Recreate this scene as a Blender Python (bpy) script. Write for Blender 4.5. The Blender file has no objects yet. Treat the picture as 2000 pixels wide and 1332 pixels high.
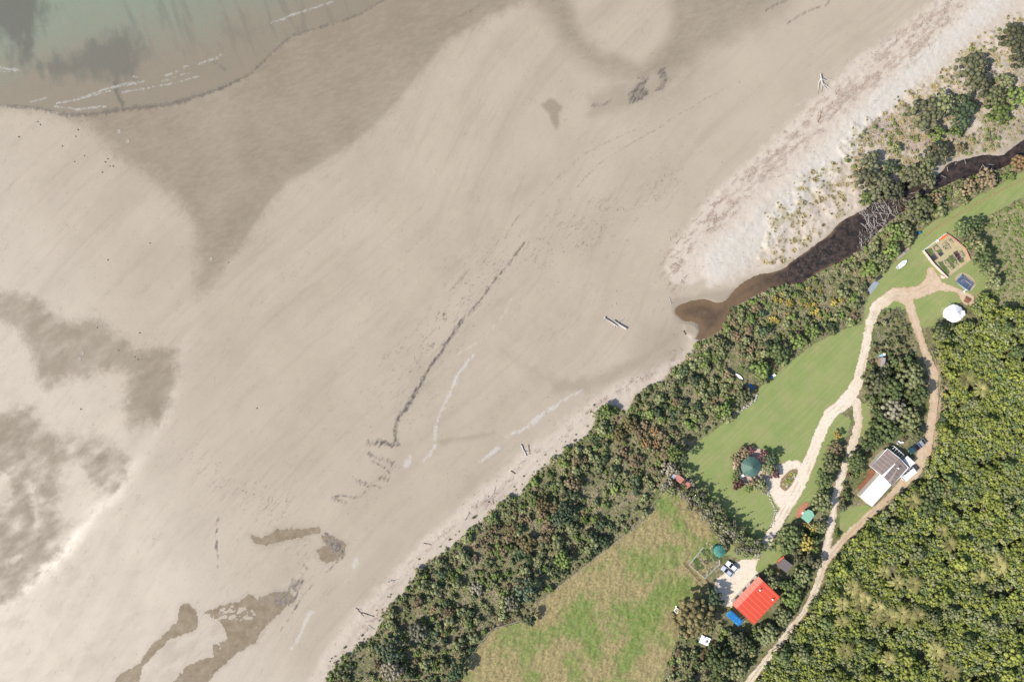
import bpy, math, random
import numpy as np
from mathutils import Vector, Matrix
R = math.radians
random.seed(7); rng = np.random.default_rng(11)
S = 6.0; H = 222.2          # photo pixels per metre on the ground, camera height
sc = bpy.context.scene; col = sc.collection
# ---------------------------------------------------------------- camera, sky, sun
cd = bpy.data.cameras.new('camera'); cam = bpy.data.objects.new('camera', cd); col.objects.link(cam)
cam.location = (0, 0, H); cd.sensor_width = 36; cd.lens = 36*H/(2000/S); cd.clip_end = 12000; cd.clip_start = 1
sc.camera = cam
AZ, EL = R(24), R(41)       # direction shadows fall towards, sun elevation
w = bpy.data.worlds.new('World'); sc.world = w; w.use_nodes = True
nt = w.node_tree; bg = nt.nodes['Background']; sky = nt.nodes.new('ShaderNodeTexSky')
sky.sky_type = 'NISHITA'; sky.sun_disc = False; sky.sun_elevation = EL
sky.sun_rotation = math.atan2(-math.cos(AZ), -math.sin(AZ)) % (2*math.pi)
nt.links.new(sky.outputs[0], bg.inputs[0]); bg.inputs[1].default_value = 0.135
sl = bpy.data.lights.new('sun', 'SUN'); so = bpy.data.objects.new('sun', sl); col.objects.link(so)
sl.energy = 4.6; sl.angle = R(0.5); sl.color = (1, 0.93, 0.84)
so.rotation_euler = Vector((math.cos(AZ)*math.cos(EL), math.sin(AZ)*math.cos(EL), -math.sin(EL))).to_track_quat('-Z', 'Y').to_euler()
vs = sc.view_settings; vs.view_transform = 'Standard'; vs.look = 'None'; vs.gamma = 1; vs.use_curve_mapping = False
vs.exposure = 0.62

def P(px, py, z=0.0):       # ground plan position of a thing whose top (height z) is seen at this spot of the survey
    k = (1 - z/H)/S
    return ((px-1000)*k, (666-py)*k)
# ---------------------------------------------------------------- helpers
def tag(o, label=None, cat=None, group=None, kind=None):
    if label: o['label'] = label
    if cat: o['category'] = cat
    if group: o['group'] = group
    if kind: o['kind'] = kind
    return o
def empty(name, loc, rz=0, label=None, cat=None, group=None):
    o = bpy.data.objects.new(name, None); col.objects.link(o); o.empty_display_size = 0.3
    o.location = loc; o.rotation_euler = (0, 0, rz); return tag(o, label, cat, group)
def link(name, me, parent=None, loc=None, rz=0):
    o = bpy.data.objects.new(name, me); col.objects.link(o)
    if parent: o.parent = parent
    if loc is not None: o.location = loc
    if rz: o.rotation_euler = (0, 0, rz)
    return o
def mesh_np(name, V, F, mats, matidx=None, attrs=None, smooth=False, fattrs=None):
    V = np.asarray(V, np.float32); F = np.asarray(F, np.int32); n = F.shape[1]
    me = bpy.data.meshes.new(name); me.vertices.add(len(V)); me.vertices.foreach_set('co', V.ravel())
    me.loops.add(F.size); me.loops.foreach_set('vertex_index', F.ravel())
    me.polygons.add(len(F)); me.polygons.foreach_set('loop_start', np.arange(0, F.size, n, dtype=np.int32))
    if matidx is not None: me.polygons.foreach_set('material_index', np.asarray(matidx, np.int32))
    me.update(calc_edges=True)
    if smooth: me.polygons.foreach_set('use_smooth', np.ones(len(F), bool))
    for m in mats: me.materials.append(m)
    for k, a in (attrs or {}).items():
        at = me.attributes.new(k, 'FLOAT', 'POINT'); at.data.foreach_set('value', np.asarray(a, np.float32))
    for k, a in (fattrs or {}).items():
        at = me.attributes.new(k, 'FLOAT', 'FACE'); at.data.foreach_set('value', np.asarray(a, np.float32))
    return me
class MB:
    def __init__(s): s.v = []; s.f = []; s.m = []; s.sm = []
    def add(s, vs_, fs, m=0, sm=False):
        b = len(s.v); s.v += [tuple(v) for v in vs_]
        for f in fs: s.f.append([i+b for i in f]); s.m.append(m); s.sm.append(sm)
        return s
    def box(s, c, d, rz=0, m=0, top=1.0, topy=None, tilt=0):
        x, y, z = d[0]/2, d[1]/2, d[2]/2; ty = top if topy is None else topy
        vv = [(-x,-y,-z),(x,-y,-z),(x,y,-z),(-x,y,-z),(-x*top,-y*ty,z),(x*top,-y*ty,z),(x*top,y*ty,z),(-x*top,y*ty,z)]
        M = Matrix.Translation(c) @ Matrix.Rotation(rz, 4, 'Z') @ Matrix.Rotation(tilt, 4, 'Y')
        return s.add([M @ Vector(v) for v in vv], [(0,3,2,1),(4,5,6,7),(0,1,5,4),(1,2,6,5),(2,3,7,6),(3,0,4,7)], m)
    def prism(s, pts, z0, z1, m=0):
        n = len(pts); a = sum(pts[i][0]*pts[(i+1)%n][1]-pts[(i+1)%n][0]*pts[i][1] for i in range(n))
        if a < 0: pts = pts[::-1]
        vv = [(p[0], p[1], z0) for p in pts]+[(p[0], p[1], z1) for p in pts]
        return s.add(vv, [tuple(range(n))[::-1], tuple(range(n, 2*n))]+[(i, (i+1)%n, (i+1)%n+n, i+n) for i in range(n)], m)
    def slab(s, q, t, m=0):     # q: four 3-D corners (counter-clockwise from above), thickness t downward
        vv = [tuple(p) for p in q]+[(p[0], p[1], p[2]-t) for p in q]
        return s.add(vv, [(0,1,2,3),(7,6,5,4),(0,4,5,1),(1,5,6,2),(2,6,7,3),(3,7,4,0)], m)
    def tube(s, pts, rad, n=6, m=0, cap=True):
        pts = [Vector(p) for p in pts]; vv = []; fs = []
        for i, p in enumerate(pts):
            d = (pts[min(i+1, len(pts)-1)]-pts[max(i-1, 0)]).normalized()
            u = d.cross(Vector((0, 0, 1)) if abs(d.z) < .9 else Vector((1, 0, 0))).normalized(); v = d.cross(u)
            r = rad[i] if hasattr(rad, '__len__') else rad
            for k in range(n):
                a = 2*math.pi*k/n; vv.append(p+u*math.cos(a)*r+v*math.sin(a)*r)
        for i in range(len(pts)-1):
            for k in range(n): fs.append((i*n+k, i*n+(k+1)%n, (i+1)*n+(k+1)%n, (i+1)*n+k))
        if cap: fs += [tuple(range(n)), tuple(range((len(pts)-1)*n, len(pts)*n))[::-1]]
        return s.add(vv, fs, m, True)
    def lathe(s, prof, n=24, m=0, c=(0, 0), sm=False):   # prof: (r, z) bottom to top
        vv = []; fs = []
        for r, z in prof:
            for k in range(n):
                a = 2*math.pi*k/n; vv.append((c[0]+r*math.cos(a), c[1]+r*math.sin(a), z))
        for i in range(len(prof)-1):
            for k in range(n): fs.append((i*n+k, i*n+(k+1)%n, (i+1)*n+(k+1)%n, (i+1)*n+k))
        fs += [tuple(range(n))[::-1], tuple(range((len(prof)-1)*n, len(prof)*n))]
        return s.add(vv, fs, m, sm)
    def mesh(s, name, mats):
        me = bpy.data.meshes.new(name); me.from_pydata(s.v, [], s.f)
        for m in mats: me.materials.append(m)
        me.polygons.foreach_set('material_index', s.m); me.polygons.foreach_set('use_smooth', s.sm); me.update(); return me
    def build(s, name, mats, parent=None, loc=None, rz=0):
        return link(name, s.mesh(name, mats if isinstance(mats, (list, tuple)) else [mats]), parent, loc, rz)
# ---------------------------------------------------------------- node helpers
class NT:
    def __init__(s, name):
        s.mat = bpy.data.materials.new(name); s.mat.use_nodes = True; s.t = s.mat.node_tree; s.b = s.t.nodes['Principled BSDF']
        s.b.inputs['Specular IOR Level'].default_value = 0.3
    def n(s, typ, **kw):
        nd = s.t.nodes.new(typ)
        for k, v in kw.items(): setattr(nd, k, v)
        return nd
    def set(s, sock, v):
        if isinstance(v, bpy.types.NodeSocket): s.t.links.new(v, sock)
        elif isinstance(v, (tuple, list)) and len(v) == 3 and sock.type == 'RGBA': sock.default_value = (*v, 1)
        else: sock.default_value = v
    def attr(s, name): return s.n('ShaderNodeAttribute', attribute_name=name).outputs['Fac']
    def coord(s, kind='Object', scale=(1,1,1), rot=0):
        c = s.n('ShaderNodeTexCoord').outputs[kind]
        if scale == (1,1,1) and rot == 0: return c
        m = s.n('ShaderNodeMapping', vector_type='TEXTURE' if rot else 'POINT'); s.t.links.new(c, m.inputs[0])
        if rot:
            m.inputs['Rotation'].default_value = (0, 0, rot); m.inputs['Scale'].default_value = tuple(1/q for q in scale)
        else: m.inputs['Scale'].default_value = scale
        return m.outputs[0]
    def noise(s, vec, scale, detail=3, rough=.6, dist=0):
        nd = s.n('ShaderNodeTexNoise'); s.t.links.new(vec, nd.inputs['Vector']); nd.inputs['Scale'].default_value = scale
        nd.inputs['Detail'].default_value = detail; nd.inputs['Roughness'].default_value = rough; nd.inputs['Distortion'].default_value = dist
        return nd.outputs['Fac']
    def rng_(s, v, a, b, c=0., d=1., smooth=False):
        nd = s.n('ShaderNodeMapRange'); nd.clamp = True
        if smooth: nd.interpolation_type = 'SMOOTHSTEP'
        for i, q in enumerate((v, a, b, c, d)): s.set(nd.inputs[i], q)
        return nd.outputs[0]
    def math(s, op, a, b=0.):
        nd = s.n('ShaderNodeMath', operation=op); s.set(nd.inputs[0], a); s.set(nd.inputs[1], b); return nd.outputs[0]
    def mix(s, f, a, b, mode='MIX'):
        nd = s.n('ShaderNodeMix', data_type='RGBA', blend_type=mode); s.set(nd.inputs[0], f); s.set(nd.inputs[6], a); s.set(nd.inputs[7], b)
        return nd.outputs[2]
    def bump(s, h, strength=.3, dist=.1):
        nd = s.n('ShaderNodeBump'); nd.inputs['Strength'].default_value = strength; nd.inputs['Distance'].default_value = dist
        s.t.links.new(h, nd.inputs['Height']); s.t.links.new(nd.outputs[0], s.b.inputs['Normal'])
    def out(s, c=None, rough=None, **kw):
        if c is not None: s.set(s.b.inputs['Base Color'], c)
        if rough is not None: s.set(s.b.inputs['Roughness'], rough)
        for k, v in kw.items(): s.set(s.b.inputs[k], v)
        return s.mat
def simple(name, c, rough=.7, var=.12, scale=2., metal=0., c2=None, bump=0, spec=.3):
    m = NT(name); v = m.coord(); f = m.noise(v, scale, 5, .65)
    d = c2 or tuple(q*(1-2.2*var) for q in c)
    m.out(m.mix(m.rng_(f, .3, .7), d, c), rough, Metallic=metal); m.b.inputs['Specular IOR Level'].default_value = spec
    if bump: m.bump(m.noise(v, scale*6, 3), bump, .03)
    return m.mat
def corrugated(name, c, period=.25, axis='X', rough=.5, var=.1, seam=None, metal=0.):   # ribbed sheet: ribs run across 'axis'
    m = NT(name); v = m.coord(); f = m.noise(v, .7, 5, .7); f2 = m.noise(v, 9, 2)
    wv = m.n('ShaderNodeTexWave', wave_type='BANDS', bands_direction=axis); m.t.links.new(v, wv.inputs[0])
    wv.inputs['Scale'].default_value = 1/period/3.18
    cc = m.mix(m.rng_(f, .3, .7), tuple(q*(1-2*var) for q in c), c)
    cc = m.mix(m.rng_(f2, .35, .7, 0, .35), cc, tuple(q*.75 for q in c))
    if seam:
        w2 = m.n('ShaderNodeTexWave', wave_type='BANDS', bands_direction=axis); m.t.links.new(v, w2.inputs[0]); w2.inputs['Scale'].default_value = 1/seam/3.18
        cc = m.mix(m.rng_(w2.outputs['Fac'], .93, .99, 0, .45), cc, tuple(min(1, q*1.7+.05) for q in c))
    m.out(cc, rough, Metallic=metal); m.bump(wv.outputs['Fac'], .5, .04); return m.mat
# ---------------------------------------------------------------- survey grid and fields
gx = np.concatenate([[-20000, -9000, -4500, -2200, -1200, -700, -400, -240, -150, -100], np.arange(-60, 2061, 2), [2100, 2150, 2240, 2400, 2700, 3200, 4200, 6500, 11000, 22000]]).astype(np.float32)
gy = np.concatenate([[-20000, -9000, -4500, -2200, -1200, -700, -400, -240, -150, -100], np.arange(-60, 1393, 2), [1440, 1500, 1600, 1750, 2000, 2500, 3500, 5500, 10000, 20000]]).astype(np.float32)
X, Y = np.meshgrid(gx, gy); NX, NY = len(gx), len(gy)
def vnoise(x, y, seed):
    r = np.random.default_rng(seed).random((256, 256)).astype(np.float32)
    xi = np.floor(x); yi = np.floor(y); fx = x-xi; fy = y-yi; fx = fx*fx*(3-2*fx); fy = fy*fy*(3-2*fy)
    i = xi.astype(np.int64) & 255; j = yi.astype(np.int64) & 255; i1 = (i+1) & 255; j1 = (j+1) & 255
    return (r[j, i]*(1-fx)+r[j, i1]*fx)*(1-fy)+(r[j1, i]*(1-fx)+r[j1, i1]*fx)*fy
def fb(scale, seed, octs=4, ang=0, stretch=1., gain=.55):       # fractal noise, -1..1; ang = direction of the streaks
    a = R(ang); u = (X*math.cos(a)-Y*math.sin(a))/stretch; v = X*math.sin(a)+Y*math.cos(a)
    t = 0; amp = 1; tot = 0
    for o in range(octs):
        t = t+amp*(vnoise(u/scale*2**o+17*o, v/scale*2**o+31*o, seed+o)*2-1); tot += amp; amp *= gain
    return t/tot*1.6
def ss(a, b, x):
    t = np.clip((x-a)/(b-a), 0, 1); return t*t*(3-2*t)
def region(pts, pad):
    p = np.array(pts, float); x0, x1 = p[:, 0].min()-pad, p[:, 0].max()+pad; y0, y1 = p[:, 1].min()-pad, p[:, 1].max()+pad
    i = slice(max(0, np.searchsorted(gx, x0)-1), np.searchsorted(gx, x1)+1); j = slice(max(0, np.searchsorted(gy, y0)-1), np.searchsorted(gy, y1)+1)
    return j, i
def sdp(pts, pad=90):       # signed distance, negative inside
    out = np.full(X.shape, 999., np.float32); j, i = region(pts, pad); x = X[j, i]; y = Y[j, i]
    d = np.full(x.shape, 1e9, np.float32); ins = np.zeros(x.shape, bool); n = len(pts)
    for k in range(n):
        ax, ay = pts[k]; bx, by = pts[(k+1) % n]; ex, ey = bx-ax, by-ay; L = ex*ex+ey*ey+1e-9
        t = np.clip(((x-ax)*ex+(y-ay)*ey)/L, 0, 1); d = np.minimum(d, (x-ax-t*ex)**2+(y-ay-t*ey)**2)
        if ay != by:
            c = ((ay > y) != (by > y)) & (x < (bx-ax)*(y-ay)/(by-ay)+ax); ins ^= c
    d = np.sqrt(d); out[j, i] = np.where(ins, -d, d); return out
def sds(pts, wd=0, pad=90):       # distance to a polyline minus a (varying) half width
    out = np.full(X.shape, 999., np.float32); j, i = region(pts, pad); x = X[j, i]; y = Y[j, i]
    d = np.full(x.shape, 1e9, np.float32); n = len(pts)
    ws = wd if hasattr(wd, '__len__') else [wd]*n
    for k in range(n-1):
        ax, ay = pts[k]; bx, by = pts[k+1]; ex, ey = bx-ax, by-ay; L = ex*ex+ey*ey+1e-9
        t = np.clip(((x-ax)*ex+(y-ay)*ey)/L, 0, 1); d = np.minimum(d, np.sqrt((x-ax-t*ex)**2+(y-ay-t*ey)**2)-(ws[k]*(1-t)+ws[k+1]*t))
    out[j, i] = d; return out
def lines(ls, wd, pad=60):
    m = np.full(X.shape, 999., np.float32)
    for l in ls: m = np.minimum(m, sds(l, wd, pad))
    return m
def smooth_pts(p, it=2):
    for _ in range(it):
        q = [p[0]]
        for a, b in zip(p[:-1], p[1:]): q += [(a[0]*.75+b[0]*.25, a[1]*.75+b[1]*.25), (a[0]*.25+b[0]*.75, a[1]*.25+b[1]*.75)]
        p = q+[p[-1]]
    return p
def smooth_ring(p, it=2):
    for _ in range(it):
        q = []
        for k in range(len(p)):
            a, b = p[k], p[(k+1) % len(p)]; q += [(a[0]*.75+b[0]*.25, a[1]*.75+b[1]*.25), (a[0]*.25+b[0]*.75, a[1]*.25+b[1]*.75)]
        p = q
    return p
def zr(pts, ox, oy, k): return [(ox+x*k, oy+y*k) for x, y in pts]
N1 = fb(60, 1, 5); N2 = fb(14, 7, 4); N3 = fb(5, 13, 3); NF = np.random.default_rng(5).random(X.shape).astype(np.float32)*2-1
# --- shoreline and wet sand
SHORE = [(0,207),(60,210),(130,225),(180,224),(230,215),(330,205),(430,175),(490,145),(530,105),(570,70),(640,50),(700,30),(750,0)]
sd_sea = sdp(smooth_pts(SHORE)+[(1500,-500),(20000,-9000),(20000,-20000),(-20000,-20000),(-20000,207)])+1.2*N3
W1 = [(-9000,230),(0,210),(60,212),(105,224),(140,241),(182,259),(206,280),(224,308),(280,336),(325,371),(357,406),(374,437),(380,490),(385,527),(379,560),(384,577),(395,572),(427,551),(455,502),(486,460),(507,424),(532,392),(560,357),(612,332),(700,273),(727,248),(776,200),(832,130),(874,80),(951,35),(1035,-2),(1500,-300),(9000,-5000),(9000,-9000),(-9000,-9000)]
w1 = (.84+.16*ss(300, 60, Y+.1*X)+.10*N1)*ss(20, -24, sdp(W1)+7*N2+4*N3+5*NF); w1 = np.maximum(w1, ss(7, -7, sdp(W1)+2*N2)*ss(380, 480, X)*.8)
W2 = [(1005,-60),(1045,8),(1080,55),(1108,95),(1142,130),(1192,152),(1260,162),(1310,150),(1370,110),(1450,65),(1520,25),(1580,-30),(1600,-60)]
B2 = [(1100,-60),(1115,0),(1134,45),(1152,82),(1180,105),(1250,118),(1288,98),(1303,60),(1305,0),(1330,-60)]
w2 = ss(30, -34, sdp(W2)+10*N1+5*N2)*ss(-16, 22, sdp(B2)+8*N1+3*N2)
w2b = .55*ss(14, -14, sdp([(1150,190),(1200,165),(1300,130),(1330,150),(1270,190),(1180,225),(1150,230)])+6*N2)
w2c = .8*ss(5, -5, sdp([(1058,205),(1072,194),(1085,196),(1098,210),(1090,222),(1095,240),(1085,255),(1078,235),(1072,222)])+3*N2)
W3 = zr([(-300,340),(0,340),(90,340),(200,400),(300,480),(400,520),(530,480),(640,570),(760,670),(900,650),(980,680),(975,830),(930,1000),(880,1090),(830,1050),(740,1100),(710,1000),(700,900),(760,800),(640,760),(480,800),(380,800),(270,880),(210,830),(190,700),(130,580),(30,490),(-300,470)], 0, 450, .35)
w3 = ss(17, -15, sdp(W3)+8*N2+4*N3+5*NF)
W4 = [(-900,817),(0,817),(35,800),(63,800),(87,835),(115,863),(140,852),(182,852),(217,873),(241,888),(241,918),(224,953),(203,971),(185,946),(178,911),(154,894),(126,897),(115,929),(112,1006),(133,1023),(119,1062),(80,1111),(31,1156),(0,1176),(-900,1500)]
w4 = ss(20, -20, sdp(W4)+9*N2+4*N3+5*NF)
w4 = w4*(1-.9*ss(8, -12, sds([(52,935),(66,970),(74,1015)], [4,11,6])+6*N3))*(1-.8*ss(8, -8, sdp([(-10,915),(15,925),(28,960),(15,985),(-10,990)])+6*N3))
flow = fb(16, 77, 4, 35, 2.2)                     # mottled ripples in the flats
w4 = w4*(.80+.55*flow); w3 = w3*(.95+.25*flow)
rp3 = .6*fb(3.2, 88, 3, 60, 1.8)+.4*fb(9, 89, 3)+.35*NF
# lower pools
PA = zr([(1400,510),(1460,525),(1550,480),(1650,475),(1780,465),(1800,500),(1700,520),(1560,550),(1470,570),(1425,560)], 0, 866, .35)
PB = zr([(1785,505),(1860,510),(1935,560),(1920,620),(1830,675),(1790,650),(1760,600),(1820,560)], 0, 866, .35)
PC = zr([(1000,900),(1050,890),(1100,940),(1108,1030),(1050,1055),(950,1090),(890,1140),(850,1190),(800,1240),(780,1331),(650,1350),(620,1345),(700,1270),(780,1220),(840,1130),(900,1080),(990,990)], 0, 866, .35)
PE = zr([(1120,940),(1250,900),(1330,880),(1390,835),(1440,870),(1540,820),(1620,830),(1650,870),(1500,1000),(1420,1110),(1300,1190),(1220,1260),(1150,1345),(960,1345),(1040,1240),(1120,1200),(1190,1190),(1190,1120),(1270,1095),(1240,1000)], 0, 866, .35)
PD = zr([(1100,1040),(1240,1000),(1280,1100),(1190,1130),(1190,1190),(1100,1210),(1040,1250),(960,1345),(780,1345),(850,1190),(950,1090),(1060,1050)], 0, 866, .35)
pools = [('tidal_pool', PA, 2.0), ('tidal_pool', PB, 1.5), ('tidal_pool', PC, 1.5), ('tidal_pool', PE, 2.0)]
wp = np.zeros_like(X)
for _, p, a in pools: wp = np.maximum(wp, ss(3, -2, sdp(p)+a*N3))
lace = ss(.05, .55, np.abs(fb(7, 91, 3, 20, 2.0)))
wE = ss(4, -4, sdp(zr([(1110,960),(1300,890),(1430,930),(1430,990),(1240,990),(1270,1090),(1230,1150),(1110,1040)], 0, 866, .35))+2*N3)
wp = wp*(1-.75*lace*wE)
wet = np.clip(np.maximum.reduce([w1, w2*.85, w2b, w2c, w3*.86*(.94+.14*ss(-.5,.5,rp3)), w4*.86*(.86+.22*ss(-.5,.5,rp3)), .35*ss(4,-4,sdp(PD)+3*N3)*(.5+flow)]), 0, 1)
# drainage stains on the beach
dr = np.maximum(ss(14, -6, sds(smooth_pts(zr([(1250,870),(1400,865),(1500,830),(1650,760),(1760,690),(1830,640),(1900,590)], 650, 450, .35)), [8,10,8,5,7,9,12]*1+[8]*99)+4*N2)*.5,
                ss(9, -4, sds(smooth_pts(zr([(600,1180),(720,1160),(820,1150),(900,1130)], 650, 450, .35)), 1)+3*N2)*.45)
dr = np.maximum(dr, .28*ss(20, -10, sds(smooth_pts(zr([(960,680),(1050,740),(1150,820),(1300,850)], 650, 450, .35)), [3]*99)+6*N2+5*fb(4, 95, 3, -35, 6)))
dr = np.maximum(dr, .35*ss(30, -25, sdp([(1250,640),(1335,620),(1350,665),(1345,690),(1270,720),(1235,725),(1225,700)])+8*N2))
# wet tan haloes around the stream mouth
dr = np.maximum(dr, .5*ss(12, -3, sdp([(1312,590),(1380,575),(1430,570),(1440,640),(1380,660),(1340,650),(1320,620)])+4*N2))
wet = np.maximum(wet, dr)
CURV = smooth_pts([(2300,-420),(1824,0),(1600,185),(1390,378),(1300,540),(1250,690),(1110,815),(985,925),(820,1060),(640,1260),(560,1400),(400,1700)])
DD = sds(CURV, 0, 3000); AL = X*.75-Y*.66
def fbd(sc, st, seed, octs=4):      # noise drawn out along the beach, following its curve
    t = 0; amp = 1; tot = 0
    for o in range(octs): t = t+amp*(vnoise(AL/(sc*st)*2**o+17*o, (DD+3*N1)/sc*2**o+31*o, seed+o)*2-1); tot += amp; amp *= .6
    return t/tot*1.6
st1s = fbd(9, 16, 151); stb = fbd(46, 7, 161, 3)
band = ss(46, -34, sds(smooth_pts([(1420,120),(1300,190),(1150,270),(1040,350),(940,450),(850,560),(770,650)]), [6]*99, 130)+16*N1)*.24
band = np.maximum(band, .22*ss(60, -30, sds(smooth_pts([(620,760),(520,900),(400,1020),(300,1090)]), [4]*99, 130)+18*N1))
band = np.maximum(band, .30*ss(38, -20, sds(smooth_pts([(1480,50),(1400,110),(1330,165),(1230,235)]), [4]*99, 130)+10*N1))
band = np.maximum(band, .16*ss(40, -40, sds(smooth_pts([(1240,470),(1100,600),(1010,740),(960,830)]), [6]*99, 130)+18*N1))
wet = np.clip(wet+band*(1-wet)*(.75+.5*fb(7, 811, 4, 46, 6)), 0, 1)
swash = np.zeros_like(X)
for off in (0, 26, 50, 84, 120): swash = np.maximum(swash, ss(1.6, -.8, np.abs(sds(smooth_pts([(1560-off,20+off*.5),(1340-off,170+off*.4),(1150-off,285+off*.3),(1030-off,400),(900-off,570),(800-off,730),(760-off,800)]), 0, 150)+4*N2+8*N1))*ss(-.3, .5, fb(30, 820+off, 3)+.2))
for _, p, a in pools: wet = np.maximum(wet, .42*ss(11, -1, sdp(p, 30)+5*N2+3*N3)*(.7+.4*fb(5, 861, 3, 35, 2)))
wet = np.clip(wet+.18*swash*(1-wet), 0, 1)
wet = np.clip(wet+(.13*ss(.15, .8, st1s)+.15*ss(-.1, .7, stb))*(1-wet), 0, 1)
rip_ = fb(4.5, 830, 3, 20, 2.5)
wet = np.clip(wet*(1+.16*rip_*(w1+w2)), 0, 1)
dk = ss(25, -25, sds(smooth_pts(zr([(980,200),(880,320),(760,480),(600,720),(520,830)], 650, 0, .35)), [6]*99)+12*N1)*0
# --- dry pale sand
DRY = [(1895,-60),(1824,0),(1740,70),(1670,115),(1600,185),(1530,252),(1460,315),(1390,378),(1330,450),(1300,515),(1300,545),(1345,560),(1372,545),(1385,560),(1420,560),(1470,535),(1520,520),(1560,500),(1600,470),(1680,410),(1800,300),(2060,200),(2400,0),(2400,-60)]
dry = ss(9, -9, sdp(smooth_ring(DRY, 1))+6*N2+2*NF)
DRY2 = [(1345,640),(1335,695),(1280,722),(1215,745),(1165,775),(1115,810),(1070,850),(1020,880),(985,925),(930,965),(880,1010),(820,1060),(770,1120),(700,1190),(640,1260),(600,1332),(540,1450),(700,1450),(640,1340),(660,1300),(745,1245),(790,1160),(900,1065),(980,995),(1050,945),(1180,840),(1300,760),(1370,680)]
dry = np.maximum(dry, .9*ss(12, -8, sdp(smooth_ring(DRY2, 1))+5*N2))
white = ss(16, -16, sdp([(1372,500),(1400,470),(1450,440),(1490,400),(1540,350),(1600,290),(1660,230),(1730,160),(1800,100),(1880,30),(1930,-20),(2000,-20),(1900,70),(1830,130),(1760,200),(1690,270),(1640,330),(1590,380),(1540,430),(1500,480),(1450,520),(1405,552),(1380,545)])+9*N2)
# debris band (bark and broken wood, pinkish)
DB = smooth_pts([(1890,-30),(1850,20),(1800,65),(1740,110),(1690,160),(1640,195),(1600,235),(1540,285),(1500,330),(1440,370),(1400,420),(1350,460),(1325,510),(1310,550)])
sdb = sds(DB, [16,17,18,19,20,22,24,26,28,30,32,34,36,34,30,26]+[24]*60, 120)
deb = ss(10, -14, sdb+10*N2+5*N3)*ss(-.35, .5, fb(6, 101, 3, 40, 2.5))
DB2 = smooth_pts([(1335,700),(1290,725),(1235,745),(1200,770),(1150,800),(1110,840),(1070,875),(1010,905),(990,960),(930,990),(880,1040),(830,1075),(760,1150),(735,1215),(700,1250),(650,1310),(630,1350)])
deb2 = ss(8, -10, sds(DB2, [14,14,14,12,12,11,10,9,8,7,6,6,5,5,5,5,5]+[6]*60, 60)+7*N2)*ss(-.2, .6, fb(6, 104, 3, 40, 2.5))
deb = np.maximum(deb, deb2*.9); deb = np.maximum(deb, .95*ss(8, -8, sdp([(1690,255),(1740,220),(1770,225),(1765,260),(1720,275),(1700,285)])+6*N2)); deb = np.maximum(deb, .9*ss(8,-8,sdp([(1748,275),(1790,255),(1835,262),(1810,290),(1770,305)])+6*N2))
# --- weed lines
T1 = zr([(1080,60),(1000,160),(960,210),(900,280),(830,380),(790,430),(740,480),(690,545),(630,640),(600,690),(570,725),(520,800),(470,890),(430,960),(370,1040),(350,1110),(350,1170),(368,1195)], 650, 450, .35)
wT = [.3,.4,.8,1.2,1.4,1.2,2,3.4,3,2,2.6,2,2.8,4.2,3.2,3,2.5,2]
hair = fb(3.5, 41, 3, 70, 3.2)
weed = ss(1.3, -1.3, sds(T1, wT)+2.3*hair+1.0*NF)
weed = np.maximum(weed, .6*ss(2.5, -1, sds(T1, [0,0,.5,1,1,1,1,2.5,2,1,1,1.5,3,4.5,4,3,3,2])+3.5*hair+2*N3+2*NF))
weed = np.maximum(weed, .9*ss(2, -2, sds(zr([(250,1180),(300,1185),(370,1195)], 650, 450, .35), [3,4,2.6])+4*hair))
weed = np.maximum(weed, ss(1.5, -1.5, sdp(SHORE[:9]+SHORE[:9][::-1], 20)+0*X+99)*0)
shw = [1.6,2.2,3,3.6,4.5,3.4,2.4,1.6,1.2,1,.6,.4,.2]
shore_weed = ss(2.2, -2.2, sds(SHORE, shw)+2.6*fb(5, 43, 4, 100, 2)+1.5*N3+2.4*NF)*(.55+.2*ss(-.3, .4, N2))
W_ST = []
W_ST += [zr([(215,95),(250,115),(300,140),(325,175),(310,200)], 650, 866, .35), zr([(190,240),(240,235),(270,250)], 650, 866, .35), zr([(0,295),(60,290),(110,300),(150,300),(180,270)], 650, 866, .35)]
weed = np.maximum(weed, .85*ss(1.2, -1.4, lines(W_ST, 1.3)+2.4*hair+1*NF))
weed = np.maximum(weed, .55*ss(1.5, -1, lines([zr(q, 650, 866, .35) for q in [[(200,60),(330,110)],[(260,190),(300,200)],[(120,200),(190,225)],[(0,300),(60,330)],[(190,0),(260,10)]]], 3)+5*hair+2*NF))
weed = np.maximum(weed, .75*ss(2, -2, sdp(zr([(255,-30),(300,-10),(372,0),(370,15),(330,20),(280,5)], 650, 866, .35))+3*hair))
for q, a in (([(1820,500),(1850,510),(1915,570),(1930,610),(1880,635),(1850,580),(1800,540)], .8), ([(1540,820),(1600,825),(1650,860),(1600,900),(1540,925),(1520,880)], .65), ([(1450,850),(1520,850),(1500,900),(1450,890)], .5), ([(1625,750),(1690,760),(1670,820),(1620,830)], .6)):
    weed = np.maximum(weed, a*ss(2, -2, sdp(zr(q, 0, 866, .35))+4*hair+3*N3))
weed = np.maximum(weed, .85*ss(1, -1.4, lines([zr(q, 0, 866, .35) for q in [[(1745,785),(1690,850),(1640,930),(1600,990)],[(1690,770),(1660,840),(1610,900)],[(1700,680),(1715,700),(1680,750),(1640,800)],[(1930,620),(1860,680),(1820,720)],[(1580,1020),(1560,1050)],[(1220,420),(1200,500),(1210,600),(1215,690)]]], [1.2]*6)+2.4*hair+1.2*NF))
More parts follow.
